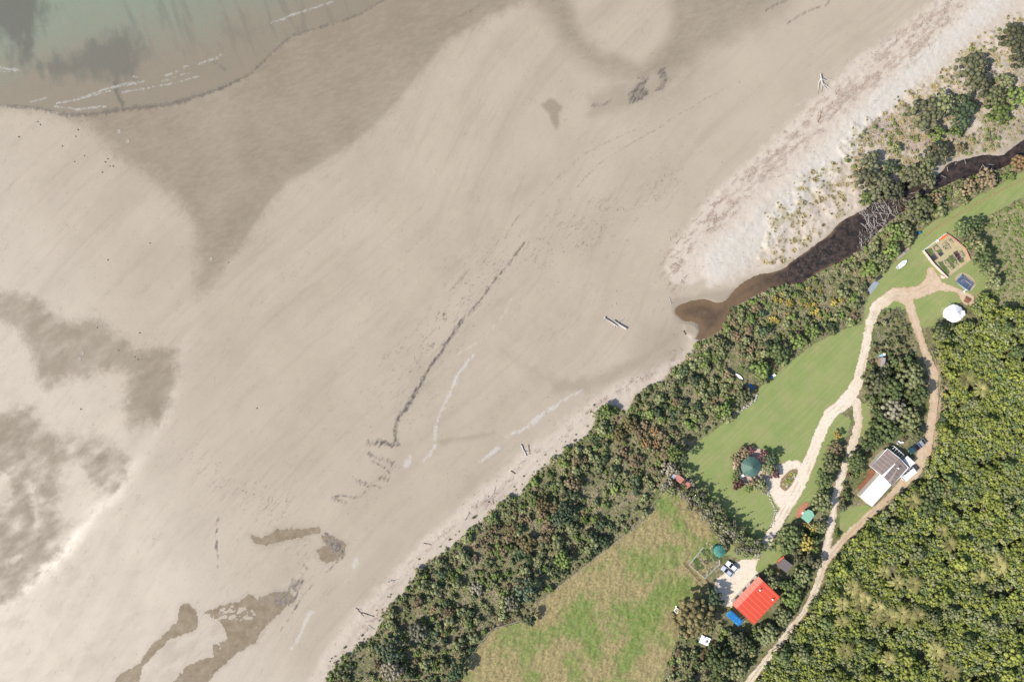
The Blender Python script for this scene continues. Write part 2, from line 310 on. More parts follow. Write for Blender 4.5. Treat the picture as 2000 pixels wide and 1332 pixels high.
for q, a in (([(1700,470),(1760,430),(1745,490),(1770,520),(1720,560),(1650,580),(1645,540)], .8), ([(1810,400),(1850,370),(1870,440),(1840,500),(1800,510),(1830,450)], .75), ([(1450,590),(1560,560),(1540,575),(1460,600)], .6), ([(1700,440),(1760,430),(1740,450)], .7)):
    weed = np.maximum(weed, a*ss(1.5, -2, sdp(zr(q, 650, 0, .35))+4.2*fb(4, 44, 3, 35, 3)+2*NF))
weed = np.maximum(weed, .5*ss(1, -1, lines([zr(q, 650, 0, .35) for q in [[(0,110),(80,90),(180,60),(290,0)],[(640,120),(760,70),(840,20)]]], .6)+2.4*hair+1*NF))
weed = np.maximum(weed, .55*ss(1, -1, lines([zr(q, 1250, 0, .35) for q in [[(700,60),(760,25),(820,0)],[(820,130),(900,80),(1000,40)],[(1030,40),(1060,0)]]], [2,2,1.5])+3*hair+1*NF))
crack = smooth_pts(zr([(1360,1050),(1420,980),(1500,900),(1620,830),(1720,770),(1850,700),(1900,650),(1940,635),(2010,600),(2090,545),(2180,500)], 650, 0, .35), 1)
weed = np.maximum(weed, .42*ss(.8, -.7, sds(crack, .35)+1.6*N3+.5*NF))
weed = np.maximum(weed, .38*ss(1.2, -.6, lines([smooth_pts(zr([(960,1331),(1020,1220),(1150,1100),(1350,900),(1450,830),(1700,720)], 650, 0, .35)), zr([(980,0),(880,110),(790,190),(650,340)], 650, 450, .35)], .3)+2.2*hair+.8*NF))
# faint scattered flecks along old swash lines, streaks with the drift
st1 = fb(3, 51, 3, 48, 9); st2 = fb(26, 52, 4, 47, 6); st3 = fb(2.5, 56, 2, 52, 4)
fl_zone = ss(55, -30, sds(zr([(1500,0),(1250,60),(950,180),(700,420),(450,680),(330,900)], 650, 450, .35), [14]*6)+20*N1)+.8*ss(50, -20, sds(zr([(1100,100),(1250,200),(1600,400),(1750,800)], 0, 866, .35), [8,12,10,5])+15*N2)+ss(40,-10,sds(zr([(1250,1250),(1500,1150),(1700,1180),(1900,1000)],650,0,.35),[5]*4)+10*N2)*.6+.25
flecks = ss(.5, .95, hair*.75+.55*NF+.25*st2)*np.clip(fl_zone, 0, 1)*(1-w1)*(X < 1400)
weed = np.maximum(weed, .7*flecks*ss(-.3, .4, N2))
weed = np.maximum(weed, .38*np.clip(fl_zone-.15,0,1)*ss(.4, .85, st1+.3*NF)*(X < 1350))
weed = np.clip(weed*ss(0, -6, -sdp(DRY))*(.5+.65*ss(-.45, .4, fb(3.2, 99, 2, 60, 2.2)+.5*NF)), 0, 1)
holes = np.zeros_like(X)
# --- foam / salt streaks
foam_l = [([(780,700),(740,750),(700,800),(680,850),(660,900),(600,1010),(575,1080),(570,1160)], [.5,1,1,2,1.6,1.8,1,2]), ([(570,1200),(540,1250),(500,1290)], [3,1,2]), ([(1390,890),(1280,950),(1180,1020),(1130,1060),(1080,1100),(970,1150)], [.5,1.5,3,4,2,1]), ([(930,1215),(880,1250),(830,1290)], [2,3,1]), ([(430,1260),(410,1310)], [2,3])]
foam = np.zeros_like(X)
for l, wd in foam_l: foam = np.maximum(foam, ss(3, -2, sds(zr(l, 650, 450, .35), wd)+2.6*hair+2.2*N3+1*NF))
for l, wd in [([(1740,940),(1720,960),(1690,1030),(1650,1110),(1620,1140)], [3,2,3,1,1]), ([(1990,650),(1975,680)], [3,4])]: foam = np.maximum(foam, .9*ss(3, -2, sds(zr(l, 0, 866, .35), wd)+2.4*hair+2*N3))
foam = np.maximum(foam, .5*ss(2.5, -2, sds(zr([(1000,380),(960,460),(850,600),(700,690)], 650, 450, .35), 0)+3*hair+2*N3))
foam = np.maximum(foam, .45*ss(2, -2, lines([zr(l, 1250, 0, .35) for l in [[(1450,200),(1270,290),(1150,370),(1080,420)],[(950,540),(860,600)]]], 1)+3*N3))
# --- waters
STREAM = zr([(1800,-20),(1760,20),(1600,100),(1530,130),(1480,180),(1420,260),(1300,340),(1180,430),(1090,490),(1040,545),(950,580),(880,590),(800,600),(700,650),(620,710),(560,780),(510,840),(440,850),(360,815),(250,820),(170,845),(90,880),(75,930),(110,970),(160,1020),(210,1010),(270,1030),(300,1090),(240,1160),(300,1180),(400,1140),(470,1100),(510,1050),(560,960),(580,890),(680,850),(780,790),(880,760),(960,720),(1040,690),(1150,700),(1230,660),(1300,610),(1400,550),(1560,490),(1650,430),(1730,380),(1800,300),(1900,180),(2050,80),(2160,-30)], 1300, 400, .2252)
STREAM = smooth_ring(STREAM[:-1], 1)
STREAM2 = [(1690,392),(1740,360),(1800,350),(1838,340),(1850,318),(1880,312),(1925,300),(1958,305),(1975,290),(2005,268),(2060,240),(2060,285),(2000,302),(1975,322),(1940,337),(1900,345),(1870,352),(1830,372),(1795,388),(1760,420),(1720,440)]
sd_st = np.minimum(sdp(STREAM), sdp(smooth_ring(STREAM2, 1)))+1.0*N3
isl = sdp(zr([(150,1035),(200,1020),(260,1040),(300,1090),(270,1150),(220,1165),(160,1110)], 1300, 400, .2252))
# --- land cover
BEACHEDGE = [(640,1332),(655,1300),(700,1262),(735,1240),(750,1195),(790,1155),(830,1105),(880,1070),(905,1050),(950,1010),(975,985),(1010,970),(1045,930),(1075,900),(1110,880),(1150,850),(1172,798),(1200,795),(1225,808),(1240,775),(1290,745),(1340,700),(1370,665),(1400,650),(1420,612),(1470,592),(1520,567),(1570,552),(1640,512),(1690,488),(1715,470),(1738,440),(1775,410),(1790,392),(1870,356),(1960,335),(2000,312),(2060,290)]
LAND = [(600,1420)]+BEACHEDGE+[(22000,-4000),(22000,20000),(-9000,20000)]
sd_land = sdp(LAND)+3*N2+2*N3-7*ss(1410, 1450, X)
veg = ss(3, -3, sd_land+2*NF)
DUNE = [(2060,20),(1990,30),(1950,65),(1930,60),(1900,95),(1870,105),(1850,145),(1800,165),(1770,185),(1740,215),(1700,240),(1670,250),(1640,290),(1650,310),(1600,330),(1560,350),(1530,390),(1500,420),(1505,455),(1485,500),(1520,520),(1560,505),(1600,460),(1660,415),(1690,390),(1800,345),(1850,310),(1960,300),(2060,240)]
dune = ss(10, -8, sdp(DUNE)+8*N2)
duneveg = dune*ss(-.15, .55, fb(10, 61, 4)+.35*NF)
ROADS = [([(1495,1062),(1520,1020),(1545,975),(1572,925),(1596,860),(1620,808),(1655,782),(1678,740),(1688,690),(1697,640),(1712,598),(1745,575),(1790,572),(1825,556),(1818,530)], [9,10,13,12,11,12,14,11,9,9.5,11,13,12,15,8]),
         ([(1745,578),(1775,590),(1790,640),(1808,690),(1822,730),(1824,790),(1815,850),(1808,880),(1788,915),(1755,955),(1700,1003),(1650,1050),(1612,1095),(1594,1150),(1570,1195),(1515,1265),(1462,1332),(1400,1420)], [8,10,8,8,10,9,9,12,12,8,7,7.5,8,7,6.5,6.5,7.5,8]),
         ([(1672,785),(1678,825),(1662,880),(1642,930),(1630,985),(1620,1040),(1612,1085)], [9,8.5,8,8,7.5,7.5,8])]
PATCH = [[(1512,908),(1560,895),(1575,920),(1560,975),(1535,1005),(1520,990),(1497,958),(1494,932)], [(1815,530),(1826,545),(1870,562),(1905,580),(1900,600),(1880,592),(1868,572),(1820,568),(1800,575),(1790,560),(1805,545)],
         [(1392,1145),(1398,1130),(1445,1092),(1485,1090),(1475,1108),(1483,1125),(1455,1150),(1428,1185),(1405,1180),(1395,1165)], [(1800,880),(1820,870),(1815,900),(1790,935),(1775,935),(1768,920)]]
sd_road = np.full(X.shape, 999., np.float32)
for l, wd in ROADS: sd_road = np.minimum(sd_road, sds(l, wd, 40))
for p in PATCH: sd_road = np.minimum(sd_road, sdp(p, 40))
sd_bed = sdp(zr([(1140,960),(1080,970),(1010,1040),(990,1110),(1040,1150),(1080,1110),(1110,1050),(1140,1000)], 1300, 700, .2252), 40)
GRAVPATCH = ss(5, -3, sdp([(1525,900),(1562,893),(1575,930),(1550,985),(1530,1005),(1500,955),(1498,930)]))
sd_road = np.maximum(sd_road+1.6*N3+.9*N2+.5*NF, -sd_bed)
LAWN = [[(1325,905),(1355,870),(1400,835),(1450,800),(1478,775),(1480,760),(1510,735),(1545,705),(1590,672),(1630,650),(1680,632),(1706,628),(1690,690),(1678,740),(1655,780),(1620,800),(1600,850),(1570,925),(1545,975),(1520,1020),(1500,1060),(1470,1050),(1420,1010),(1370,970),(1345,935)],
        [(1610,815),(1640,805),(1662,822),(1655,850),(1630,880),(1600,960),(1560,1000),(1535,1040),(1510,1075),(1560,960),(1590,880)],
        [(1680,792),(1700,780),(1702,830),(1690,860),(1675,850)],
        [(1685,630),(1690,590),(1720,540),(1760,500),(1800,450),(1850,415),(1920,378),(2000,335),(2060,310),(2060,350),(2000,385),(1900,440),(1860,470),(1880,500),(1930,500),(1935,560),(1860,600),(1850,640),(1800,640),(1780,610),(1720,600)],
        [(1495,1062),(1530,1050),(1530,1090),(1480,1120),(1440,1090),(1400,1080),(1355,1060),(1330,1100),(1380,1145),(1400,1160),(1380,1160),(1320,1110),(1345,1050),(1420,1060),(1480,1085)],
        [(1640,1000),(1660,990),(1690,985),(1720,985),(1690,1010),(1640,1055)]]
sd_lawn = np.full(X.shape, 999., np.float32)
for p in LAWN: sd_lawn = np.minimum(sd_lawn, sdp(p, 50))
sd_lawn = sd_lawn+1.3*N2+.8*N3
PAD = [(905,1300),(960,1230),(1030,1210),(1045,1180),(1110,1130),(1180,1075),(1250,1020),(1290,960),(1330,950),(1380,1010),(1430,1075),(1400,1085),(1380,1130),(1395,1160),(1340,1190),(1330,1240),(1300,1300),(1290,1400),(890,1400)]
sd_pad = sdp(PAD)+3*N2+1.5*N3
track = ss(3, -3, sds([(1802,462),(1850,432),(1900,402),(1950,375),(2000,350),(2060,325)], 2.5)+1.5*N3)
# --- relief
Zg = (.10*fb(120, 201, 3)+.0*X)
Zg = Zg+dune*(.35+.35*fb(22, 203, 4))+.18*white+.05*dry*fb(8, 204, 3)
Zg = Zg+.02*fb(4, 207, 2)*dry
Zg = np.where((X < -60) | (X > 2060) | (Y < -60) | (Y > 1392), Zg*.3, Zg)
flat = ss(0, 40, np.minimum(sd_lawn, sd_road))*.85+.15
Zg = Zg*flat*(1-ss(10, -30, sd_sea))*(1-ss(6,-6,sd_pad))
stm = np.minimum(sd_st, 999.); Zg = Zg*ss(-1, 14, stm)-.45*ss(4, -8, stm)*np.where(isl < 0, .0, 1)
Zg = Zg+.25*ss(1, -4, isl)
MARSH = [(1905,600),(1900,560),(1935,520),(1925,480),(1900,440),(1960,405),(2060,370),(2400,370),(2400,620),(1960,620)]
marsh = ss(20, -20, sdp(MARSH)+10*N2)
WX, WY = (X-1000)/S, (666-Y)/S
bankm = ss(4, -4, sdp([(1829,700),(1836,730),(1855,750),(1860,790),(1848,830),(1846,880),(1826,900),(1822,850),(1832,800),(1834,750)])+4*N2)
def sheet(name, mask, dz, mats, attrs=None, z=None, relief=None):
    m = mask; cell = (m[:-1, :-1].astype(int)+m[1:, :-1]+m[:-1, 1:]+m[1:, 1:]) >= 3
    jj, ii = np.nonzero(cell); f = np.stack([(jj+1)*NX+ii, (jj+1)*NX+ii+1, jj*NX+ii+1, jj*NX+ii], 1)
    u, inv = np.unique(f, return_inverse=True); f = inv.reshape(f.shape)
    zz = (Zg+dz if z is None else np.full(X.shape, z)).ravel()
    if relief is not None: zz = zz+relief.ravel()
    V = np.stack([WX.ravel()[u], WY.ravel()[u], zz[u]], 1)
    me = mesh_np(name, V, f, mats, attrs={k: a.ravel()[u] for k, a in (attrs or {}).items()}, smooth=True)
    o = link(name, me); tag(o, kind='structure'); return o
full = np.ones(X.shape, bool)
# ---------------------------------------------------------------- ground materials
def ground_mat():
    m = NT('sand_and_soil'); v = m.coord()
    g1 = m.noise(v, 3.1, 2, .7); g2 = m.noise(v, .045, 3, .5); g3 = m.noise(v, .35, 4, .6)
    stv = m.coord(scale=(.12, 1, 1), rot=R(47)); s1 = m.noise(stv, .55, 4, .6)
    c = m.mix(m.rng_(g2, .3, .7), (.287, .244, .186), (.322, .276, .213))
    c = m.mix(m.rng_(s1, .35, .7, 0, .2), c, (0.272, 0.2385, 0.203))
    c = m.mix(m.rng_(g3, .4, .75, 0, .3), c, (0.345, 0.2925, 0.2213))
    c = m.mix(m.math('MULTIPLY', m.attr('dry'), .9), c, m.mix(g3, (0.42, 0.3675, 0.3075), (0.375, 0.3187, 0.2625)))
    c = m.mix(m.math('MULTIPLY', m.attr('white'), .85), c, m.mix(g3, (0.4275, 0.4088, 0.3675), (0.39, 0.3525, 0.3)))
    wetc = m.mix(m.rng_(g2, .35, .65), (.170, .140, .101), (.194, .162, .120))
    wf = m.math('MULTIPLY', m.attr('wet'), m.rng_(g1, .25, .75, .82, 1.0))
    c = m.mix(wf, c, wetc)
    c = m.mix(m.math('MULTIPLY', m.attr('deb'), m.rng_(g1, .35, .62, .15, .8)), c, m.mix(m.noise(v, 1.4, 3), (0.1575, 0.1013, 0.075), (0.27, 0.2025, 0.165)))
    c = m.mix(m.math('MULTIPLY', m.attr('foam'), m.rng_(g1, .3, .65, .1, .75)), c, (0.42, 0.405, 0.39))
    c = m.mix(m.math('MULTIPLY', m.attr('weed'), m.rng_(g1, .3, .6, .75, .95)), c, (.07, .058, .056))
    dv = m.mix(m.rng_(g1, .35, .65), (.30, .25, .15), (.22, .20, .11))
    c = m.mix(m.math('MULTIPLY', m.attr('duneveg'), .8), c, dv)
    gv = m.mix(m.rng_(m.noise(v, 1.1, 5, .7), .35, .65), (.08, .085, .04), m.mix(m.rng_(m.noise(v, .25, 3), .4, .6), (.12, .14, .05), (.27, .22, .14)))
    gv = m.mix(m.math('MULTIPLY', m.attr('marsh'), .8), gv, m.mix(m.rng_(m.noise(v, .5, 5, .7), .35, .62), (.09, .13, .035), (.27, .23, .14)))
    gv = m.mix(m.attr('bank'), gv, m.mix(g3, (.40, .31, .22), (.26, .20, .12)))
    c = m.mix(m.attr('veg'), c, gv)
    grain = m.rng_(m.noise(v, 2.3, 3, .85), .2, .8, .92, 1.08)
    cc = m.n('ShaderNodeVectorMath', operation='SCALE'); m.t.links.new(c, cc.inputs[0]); m.t.links.new(grain, cc.inputs['Scale'])
    rough = m.rng_(m.attr('sheen'), 0., 1., .95, .30)
    m.out(cc.outputs[0], rough); m.set(m.b.inputs['Specular IOR Level'], m.rng_(m.attr('sheen'), 0, 1, .12, .55))
    rip = m.noise(m.coord(scale=(.3, 1, 1), rot=R(-35)), 2.2, 3, .6)
    hgt = m.math('ADD', m.math('MULTIPLY', rip, .6), g1); m.bump(hgt, .2, .10)
    return m.mat
edge = np.zeros_like(X)
for a, b, wdt in ((395,572,1),):
    pass
EDGELINE = smooth_pts([(-60,1220),(0,1180),(50,1150),(120,1085),(170,1020),(240,955),(262,905),(300,860),(335,790),(350,710),(372,630),(400,580),(440,540),(470,480),(520,405),(570,355),(660,303),(740,235)])
sheen_l = ss(26, -8, sds(EDGELINE, 2, 60))
sheen = np.clip((.40*sheen_l*(.7+.2*N2)*ss(-40, 160, X)+.60*ss(560, 80, X-.55*(Y-700))*(1-dry))*(1-.6*np.clip(w3+w4+.25*flow*(X<350), 0, 1))+.15*w2, 0, 1)*(1-veg)*(1-dry)*(1-.9*weed)
ao = dict(wet=wet, dry=dry*(1-veg), white=white, deb=np.clip(deb*(1-veg), 0, 1), foam=foam*(1-veg)+0, weed=np.maximum(weed, shore_weed), duneveg=duneveg, veg=veg, sheen=sheen, marsh=marsh, bank=bankm)
gmat = ground_mat()
sheet('ground', full, 0, [gmat], ao)
# sea
def sea_mat():
    m = NT('shallow_sea'); v = m.coord(); n = m.noise(v, 2.5, 4, .75); n2 = m.noise(v, .2, 3)
    c = m.mix(m.attr('green'), m.mix(n2, (0.1875, 0.1537, 0.1125), (0.165, 0.1425, 0.105)), m.mix(n2, (.145, .17, .125), (.17, .19, .14)))
    c = m.mix(m.attr('dark'), c, (.092, .088, .072))
    c = m.mix(m.math('MULTIPLY', m.attr('foam'), m.rng_(n, .3, .6, .2, .8)), c, (.32, .32, .29))
    k = m.n('ShaderNodeVectorMath', operation='SCALE'); m.t.links.new(c, k.inputs[0]); m.t.links.new(m.rng_(n, .2, .8, .85, 1.15), k.inputs['Scale'])
    m.out(k.outputs[0], .5); m.bump(m.noise(v, 1.6, 3), .12, .1); m.b.inputs['Specular IOR Level'].default_value = .22; return m.mat
vst = fb(11, 71, 4, 100, 3.5)
green = ss(215, 20, Y+.17*X+18*N1+14*vst)*ss(760, 300, X+Y)
sdark = .85*ss(28, -24, sdp([(-60,-60),(60,-60),(95,20),(70,60),(50,120),(40,122),(30,80),(-60,60)])+18*vst+8*N2)
sdark = np.maximum(sdark, .68*ss(26, -18, sdp([(150,110),(205,70),(250,65),(275,100),(262,150),(245,165),(190,140),(110,150),(60,130)])+14*vst+8*N2))
sdark = np.maximum(sdark, .8*ss(2.5, -2.5, sds([(226,165),(229,185),(240,205)], [6,3,4])+1.5*N3))
sdark = np.maximum(sdark, .3*ss(.1, .8, fb(10, 73, 4, 108, 6))*ss(200, 250, X)*ss(160, 60, Y))
sdark = np.maximum(sdark, .3*ss(16, -12, sds([(440,60),(480,70),(500,60)], 3)+10*vst)); sdark = np.maximum(sdark, .45*ss(3, -3, sds([(415,120),(430,128),(440,138)], 2)+2*N3))
sdark = np.maximum(sdark, shore_weed)
sf = np.zeros_like(X)
for l, wd in [([(0,133),(18,136),(35,137)], 1.6), ([(110,203),(140,198),(170,188),(200,176),(222,170),(250,163),(287,159)], .7), ([(325,148),(350,140)], .8), ([(358,131),(370,129)], .8), ([(390,126),(415,116),(432,108)], .8), ([(317,159),(345,152)], .6), ([(353,147),(370,143)], .5), ([(60,200),(90,192)], .3), ([(105,208),(150,214),(205,208)], .4), ([(240,181),(330,165),(400,147)], .0), ([(530,46),(580,27),(650,4)], .3), ([(262,150),(267,151)], .8)]:
    sf = np.maximum(sf, ss(1.6, -.8, sds(l, wd, 20)+1.7*N3+1.0*NF+.9*fb(8, 91, 3, 15, 4)))
for l in ([(0,139),(25,141)], [(150,196),(215,178)], [(220,172),(275,162)], [(400,124),(430,113)]): sf = np.maximum(sf, ss(1., -.6, sds(l, .3, 20)+1.4*N3))
sheet('sea_water', sd_sea < 0, .05, [sea_mat()], dict(green=green, dark=sdark, foam=sf))
# stream
def stream_mat():
    m = NT('stream_water'); v = m.coord(); n = m.noise(v, 1.2, 4, .6)
    c = m.mix(m.attr('deep'), m.mix(n, (.155, .105, .058), (.11, .07, .04)), m.mix(m.rng_(m.noise(v, .5, 5, .7), .4, .65), (.018, .014, .012), (.060, .042, .032)))  # mottling of the deep water paints ripple reflections into its colour
    sp = m.n('ShaderNodeTexVoronoi'); sp.inputs['Scale'].default_value = 3.2; m.t.links.new(v, sp.inputs['Vector'])
    k = m.math('MULTIPLY', m.rng_(sp.outputs['Distance'], .34, .2), m.math('MULTIPLY', m.attr('speck'), m.rng_(m.noise(v, 1.3, 2), .5, .6)))
    c = m.mix(m.math('MULTIPLY', k, .8), c, (.20, .185, .17))
    m.out(c, .12); m.bump(m.noise(v, 2., 3), .08, .08); m.b.inputs['Specular IOR Level'].default_value = .4; return m.mat
deep = ss(1400, 1560, X-.3*Y+150+20*N2)*.95+.05; deep = np.maximum(deep*ss(2, -7, sd_st+3*N2), np.clip(.55*ss(0, -26, sd_st+5*N2)+.25*N2, 0, 1))
deep = np.maximum(deep, ss(1640, 1700, X))
speck = ss(1500, 1560, X+10*N2)*ss(1690, 1630, X)*ss(-3, -10, sd_st)
speck = speck*ss(-30, 10, N1*40+ (Y-X*-.72-1640)*-.5)
sheet('stream_water', (sd_st < 3) & (isl > -4), 0, [stream_mat()], dict(deep=deep, speck=speck), z=-.16)
# tidal pools
pm = NT('tidal_pool_water'); v = pm.coord(); pm.out(pm.mix(pm.rng_(pm.noise(v, .35, 6, .75), .35, .65), (.15, .115, .07), (.225, .18, .125)), .16); pm.b.inputs['Specular IOR Level'].default_value = .35; pm.bump(pm.noise(v, 3, 2), .05, .05)
for name, p, a in pools:
    mk = sdp(p, 20)+a*N3+2.2*N2
    sheet(name, (mk < 0) & (lace*wE < .75) & (weed < .45), .02, [pm.mat])
# lawn
def lawn_mat(name, a, b, c_, stripe=True):
    m = NT(name); v = m.coord(); n = m.noise(v, .12, 4, .6); f = m.noise(v, 3.5, 3, .75)
    c = m.mix(m.rng_(n, .38, .64), a, b); c = m.mix(m.rng_(m.noise(v, .22, 6, .75), .46, .7, 0, .75), c, c_)
    if stripe:
        sv = m.coord(scale=(.04, 1, 1), rot=R(43)); c = m.mix(m.rng_(m.noise(sv, 1.3, 3, .7), .4, .65, 0, .38), c, tuple(q*.72 for q in a))
    c = m.mix(m.rng_(f, .35, .7, 0, .35), c, tuple(q*.6 for q in a)); m.out(c, .9); m.bump(f, .5, .08); m.b.inputs['Specular IOR Level'].default_value = .1; return m
lm = lawn_mat('mown_lawn', (.185, .232, .078), (.222, .252, .094), (.28, .245, .13)).mat
patchy = sheet('lawn', (sd_lawn < 0), .02, [lm])
# grass track strip
tm = NT('worn_grass_track'); v = tm.coord(); tm.out(tm.mix(tm.rng_(tm.noise(v, 1.5, 4), .35, .65), (.26, .20, .10), (.15, .16, .05)), .9)
sheet('grass_track', (track > .5), .035, [tm.mat])
# paddock: tussocky rough grass with real lumps
m = NT('rough_paddock_grass'); v = m.coord(); n = m.noise(v, .055, 4, .6); f = m.noise(v, 1.7, 4, .75, .6)
c = m.mix(m.rng_(f, .35, .65), (.14, .12, .05), (.30, .245, .13)); g = m.mix(m.rng_(f, .35, .65), (.08, .125, .03), (.155, .205, .058))
c = m.mix(m.attr('lush'), c, g); m.out(c, .95); m.b.inputs['Specular IOR Level'].default_value = .08; m.bump(f, .7, .12)
lush = np.zeros_like(X)
for q in ([(1370,850),(1450,880),(1440,960),(1500,1060),(1480,1200),(1450,1220),(1390,1130),(1290,1060),(1290,960),(1330,900)], [(1730,610),(1830,650),(1840,690),(1770,750),(1710,700)], [(1850,760),(2000,740),(2050,800),(1950,900),(1850,920),(1780,1060),(1680,1250),(1600,1331),(1530,1331),(1640,1060),(1560,960),(1560,880),(1680,900)], [(1790,240),(1900,330),(1990,480),(2100,620),(2000,560),(1850,420),(1790,330)], [(1410,560),(1470,540),(1450,590),(1380,600)]):
    lush = np.maximum(lush, ss(14, -14, sdp(zr(q, 650, 866, .35))+14*N2+7*N3))
lush = np.clip(np.maximum(lush, ss(.0, .8, fb(40, 301, 4)+.3*N3)*.75)*(.85+.3*N3), 0, 1)
tus = fb(6, 303, 4, 55, 1.8)
sheet('paddock', sd_pad < 0, .04, [m.mat], dict(lush=lush), relief=.22*np.clip(tus, -.7, 1)+.16+.06*NF)
# roads
def road_mat():
    m = NT('pale_gravel_road'); v = m.coord(); n = m.noise(v, .5, 4, .6); f = m.noise(v, 4., 3, .8)
    c = m.mix(m.rng_(n, .35, .65), (.46, .36, .26), (.40, .30, .20)); c = m.mix(m.attr('pale'), c, m.mix(n, (.57, .51, .42), (.51, .445, .345)))
    c = m.mix(m.rng_(f, .5, .8, 0, .5), c, (.33, .25, .18)); c = m.mix(m.rng_(m.noise(v, 1.3, 5, .75), .52, .66, 0, .45), c, (.25, .19, .13)); c = m.mix(m.attr('rut'), c, (.30, .23, .165)); c = m.mix(m.attr('rim'), c, (.33, .21, .12)); c = m.mix(m.attr('mid'), c, m.mix(n, (.17, .17, .06), (.28, .21, .13)))
    m.out(c, .95); m.bump(f, .4, .06); m.b.inputs['Specular IOR Level'].default_value = .15; return m.mat
allr = np.full(X.shape, 999., np.float32)
for l, wd in ROADS: allr = np.minimum(allr, np.abs(sds(l, 0, 40)))
mid = ss(2.2, .6, np.abs(sds(ROADS[1][0], 0, 40))+1.2*N3)*.5*ss(940, 1010, Y)+.75*ss(2.0, .4, np.abs(sds(ROADS[0][0][9:], 0, 40))+1.6*N3+1.2*NF)*ss(-.1,.3,N2+.3)*(Y > 590)*(Y < 720)*.5
rut = np.zeros_like(X)
for l, wd in ROADS:
    dd = np.abs(sds(l, 0, 40)); rut = np.maximum(rut, ss(1.7, .3, np.abs(dd-4.2)+.8*N3))
rut *= .6*ss(-.4, .5, N2+.3*NF)
pale = np.clip(ss(1760, 1690, X+.2*(Y-600))+GRAVPATCH, 0, 1)
sheet('gravel_road', sd_road < 0, .06, [road_mat()], dict(pale=pale, rim=ss(-3.2, 0, sd_road)*.75*ss(-.5, .6, N2+.2), mid=mid, rut=rut))
# ================================================================ BUILDINGS AND OBJECTS
gz = lambda x, y: float(Zg[min(NY-1, np.searchsorted(gy, y)), min(NX-1, np.searchsorted(gx, x))])
M_red = corrugated('red_painted_iron', (.56, .075, .038), .3, 'X', .45, .06, 1.55)
M_redl = corrugated('red_painted_iron_pale', (.62, .17, .12), .3, 'X', .4, .05, 1.55)  # lighter red than the main roof slope
M_white = simple('white_paint', (.80, .80, .78), .5, .03)
M_wroof = corrugated('white_roof_iron', (.66, .68, .72), .3, 'Y', .4, .05)
M_brown = corrugated('weathered_brown_iron', (.21, .165, .145), .26, 'X', .7, .18, 1.3)
M_wall = simple('timber_wall', (.30, .22, .15), .8, .15); M_wall2 = simple('cream_weatherboard', (.55, .50, .42), .8, .08)
M_wood = simple('grey_weathered_timber', (.36, .31, .26), .85, .2, 3); M_deck = simple('orange_stained_deck', (.27, .11, .06), .7, .2, 2)
M_dark = simple('dark_glass', (.012, .014, .018), .1, .1, spec=.5); M_rub = simple('black_rubber', (.02, .02, .02), .8)
M_blue = simple('blue_tarpaulin', (.02, .17, .42), .45, .22, 1.6, bump=.6); M_green = simple('green_roof_paint', (.065, .125, .10), .5, .12, .6)
M_lgreen = corrugated('pale_green_iron', (.20, .40, .28), .3, 'X', .5, .05); M_slate = corrugated('dark_brown_grey_iron', (.13, .105, .105), .3, 'X', .7, .08)
M_silver = simple('silver_car_paint', (.50, .54, .60), .25, .03, metal=.3, spec=.5); M_wcar = simple('white_car_paint', (.72, .74, .78), .25, .02, spec=.5)
M_canvas = simple('white_canvas', (.80, .78, .76), .8, .05, 1, bump=.2); M_liner = simple('black_blue_plastic_liner', (.035, .05, .085), .35, .5, 1.2, c2=(.11,.14,.20), bump=.6)
M_coral = simple('coral_shade_cloth', (.46, .24, .20), .8, .2, 1.5); M_pinkb = simple('pale_pink_board', (.62, .47, .42), .8, .1)
M_soil = simple('garden_soil', (.16, .115, .08), .95, .25, 3, bump=.5); M_straw = simple('straw_mulch', (.40, .32, .20), .95, .2, 3, bump=.5)
M_bmat = simple('black_weed_mat', (.045, .04, .045), .8, .15); M_leafy = simple('leafy_vegetables', (.05, .12, .03), .9, .3, 4, c2=(.13,.17,.05), bump=.8)
M_leafp = simple('purple_lettuce', (.06, .03, .05), .9, .2, 4); M_galv = simple('galvanised_steel', (.45, .47, .50), .4, .08, metal=.5); M_tin = simple('rusty_red_iron', (.38, .10, .075), .8, .3, 1.2, c2=(.30,.19,.16))
M_pipe = simple('grey_steel_pipe', (.4, .4, .42), .4, .1, metal=.6); M_bluep = simple('blue_plastic', (.02, .14, .42), .4, .1); M_truck = simple('dark_blue_green_paint', (.02, .06, .085), .3, .1, spec=.5); M_teal = simple('teal_plastic', (.02, .16, .26), .4, .1)
M_olive = simple('dark_green_canvas', (.03, .10, .07), .8, .1); M_orange = simple('orange_tarpaulin', (.75, .14, .04), .5, .1)
M_lb = simple('light_blue_paint', (.25, .50, .72), .5, .1); M_stone = simple('pale_stone', (.42, .38, .34), .9, .2, 3)
M_bark = simple('bark', (.16, .125, .09), .9, .25, 3)
def place(name, px, py, z, rzd, label, cat, group=None):
    x, y = P(px, py, z); return empty(name, (x, y, max(0, gz(px, py))+.02), R(rzd), label, cat, group)
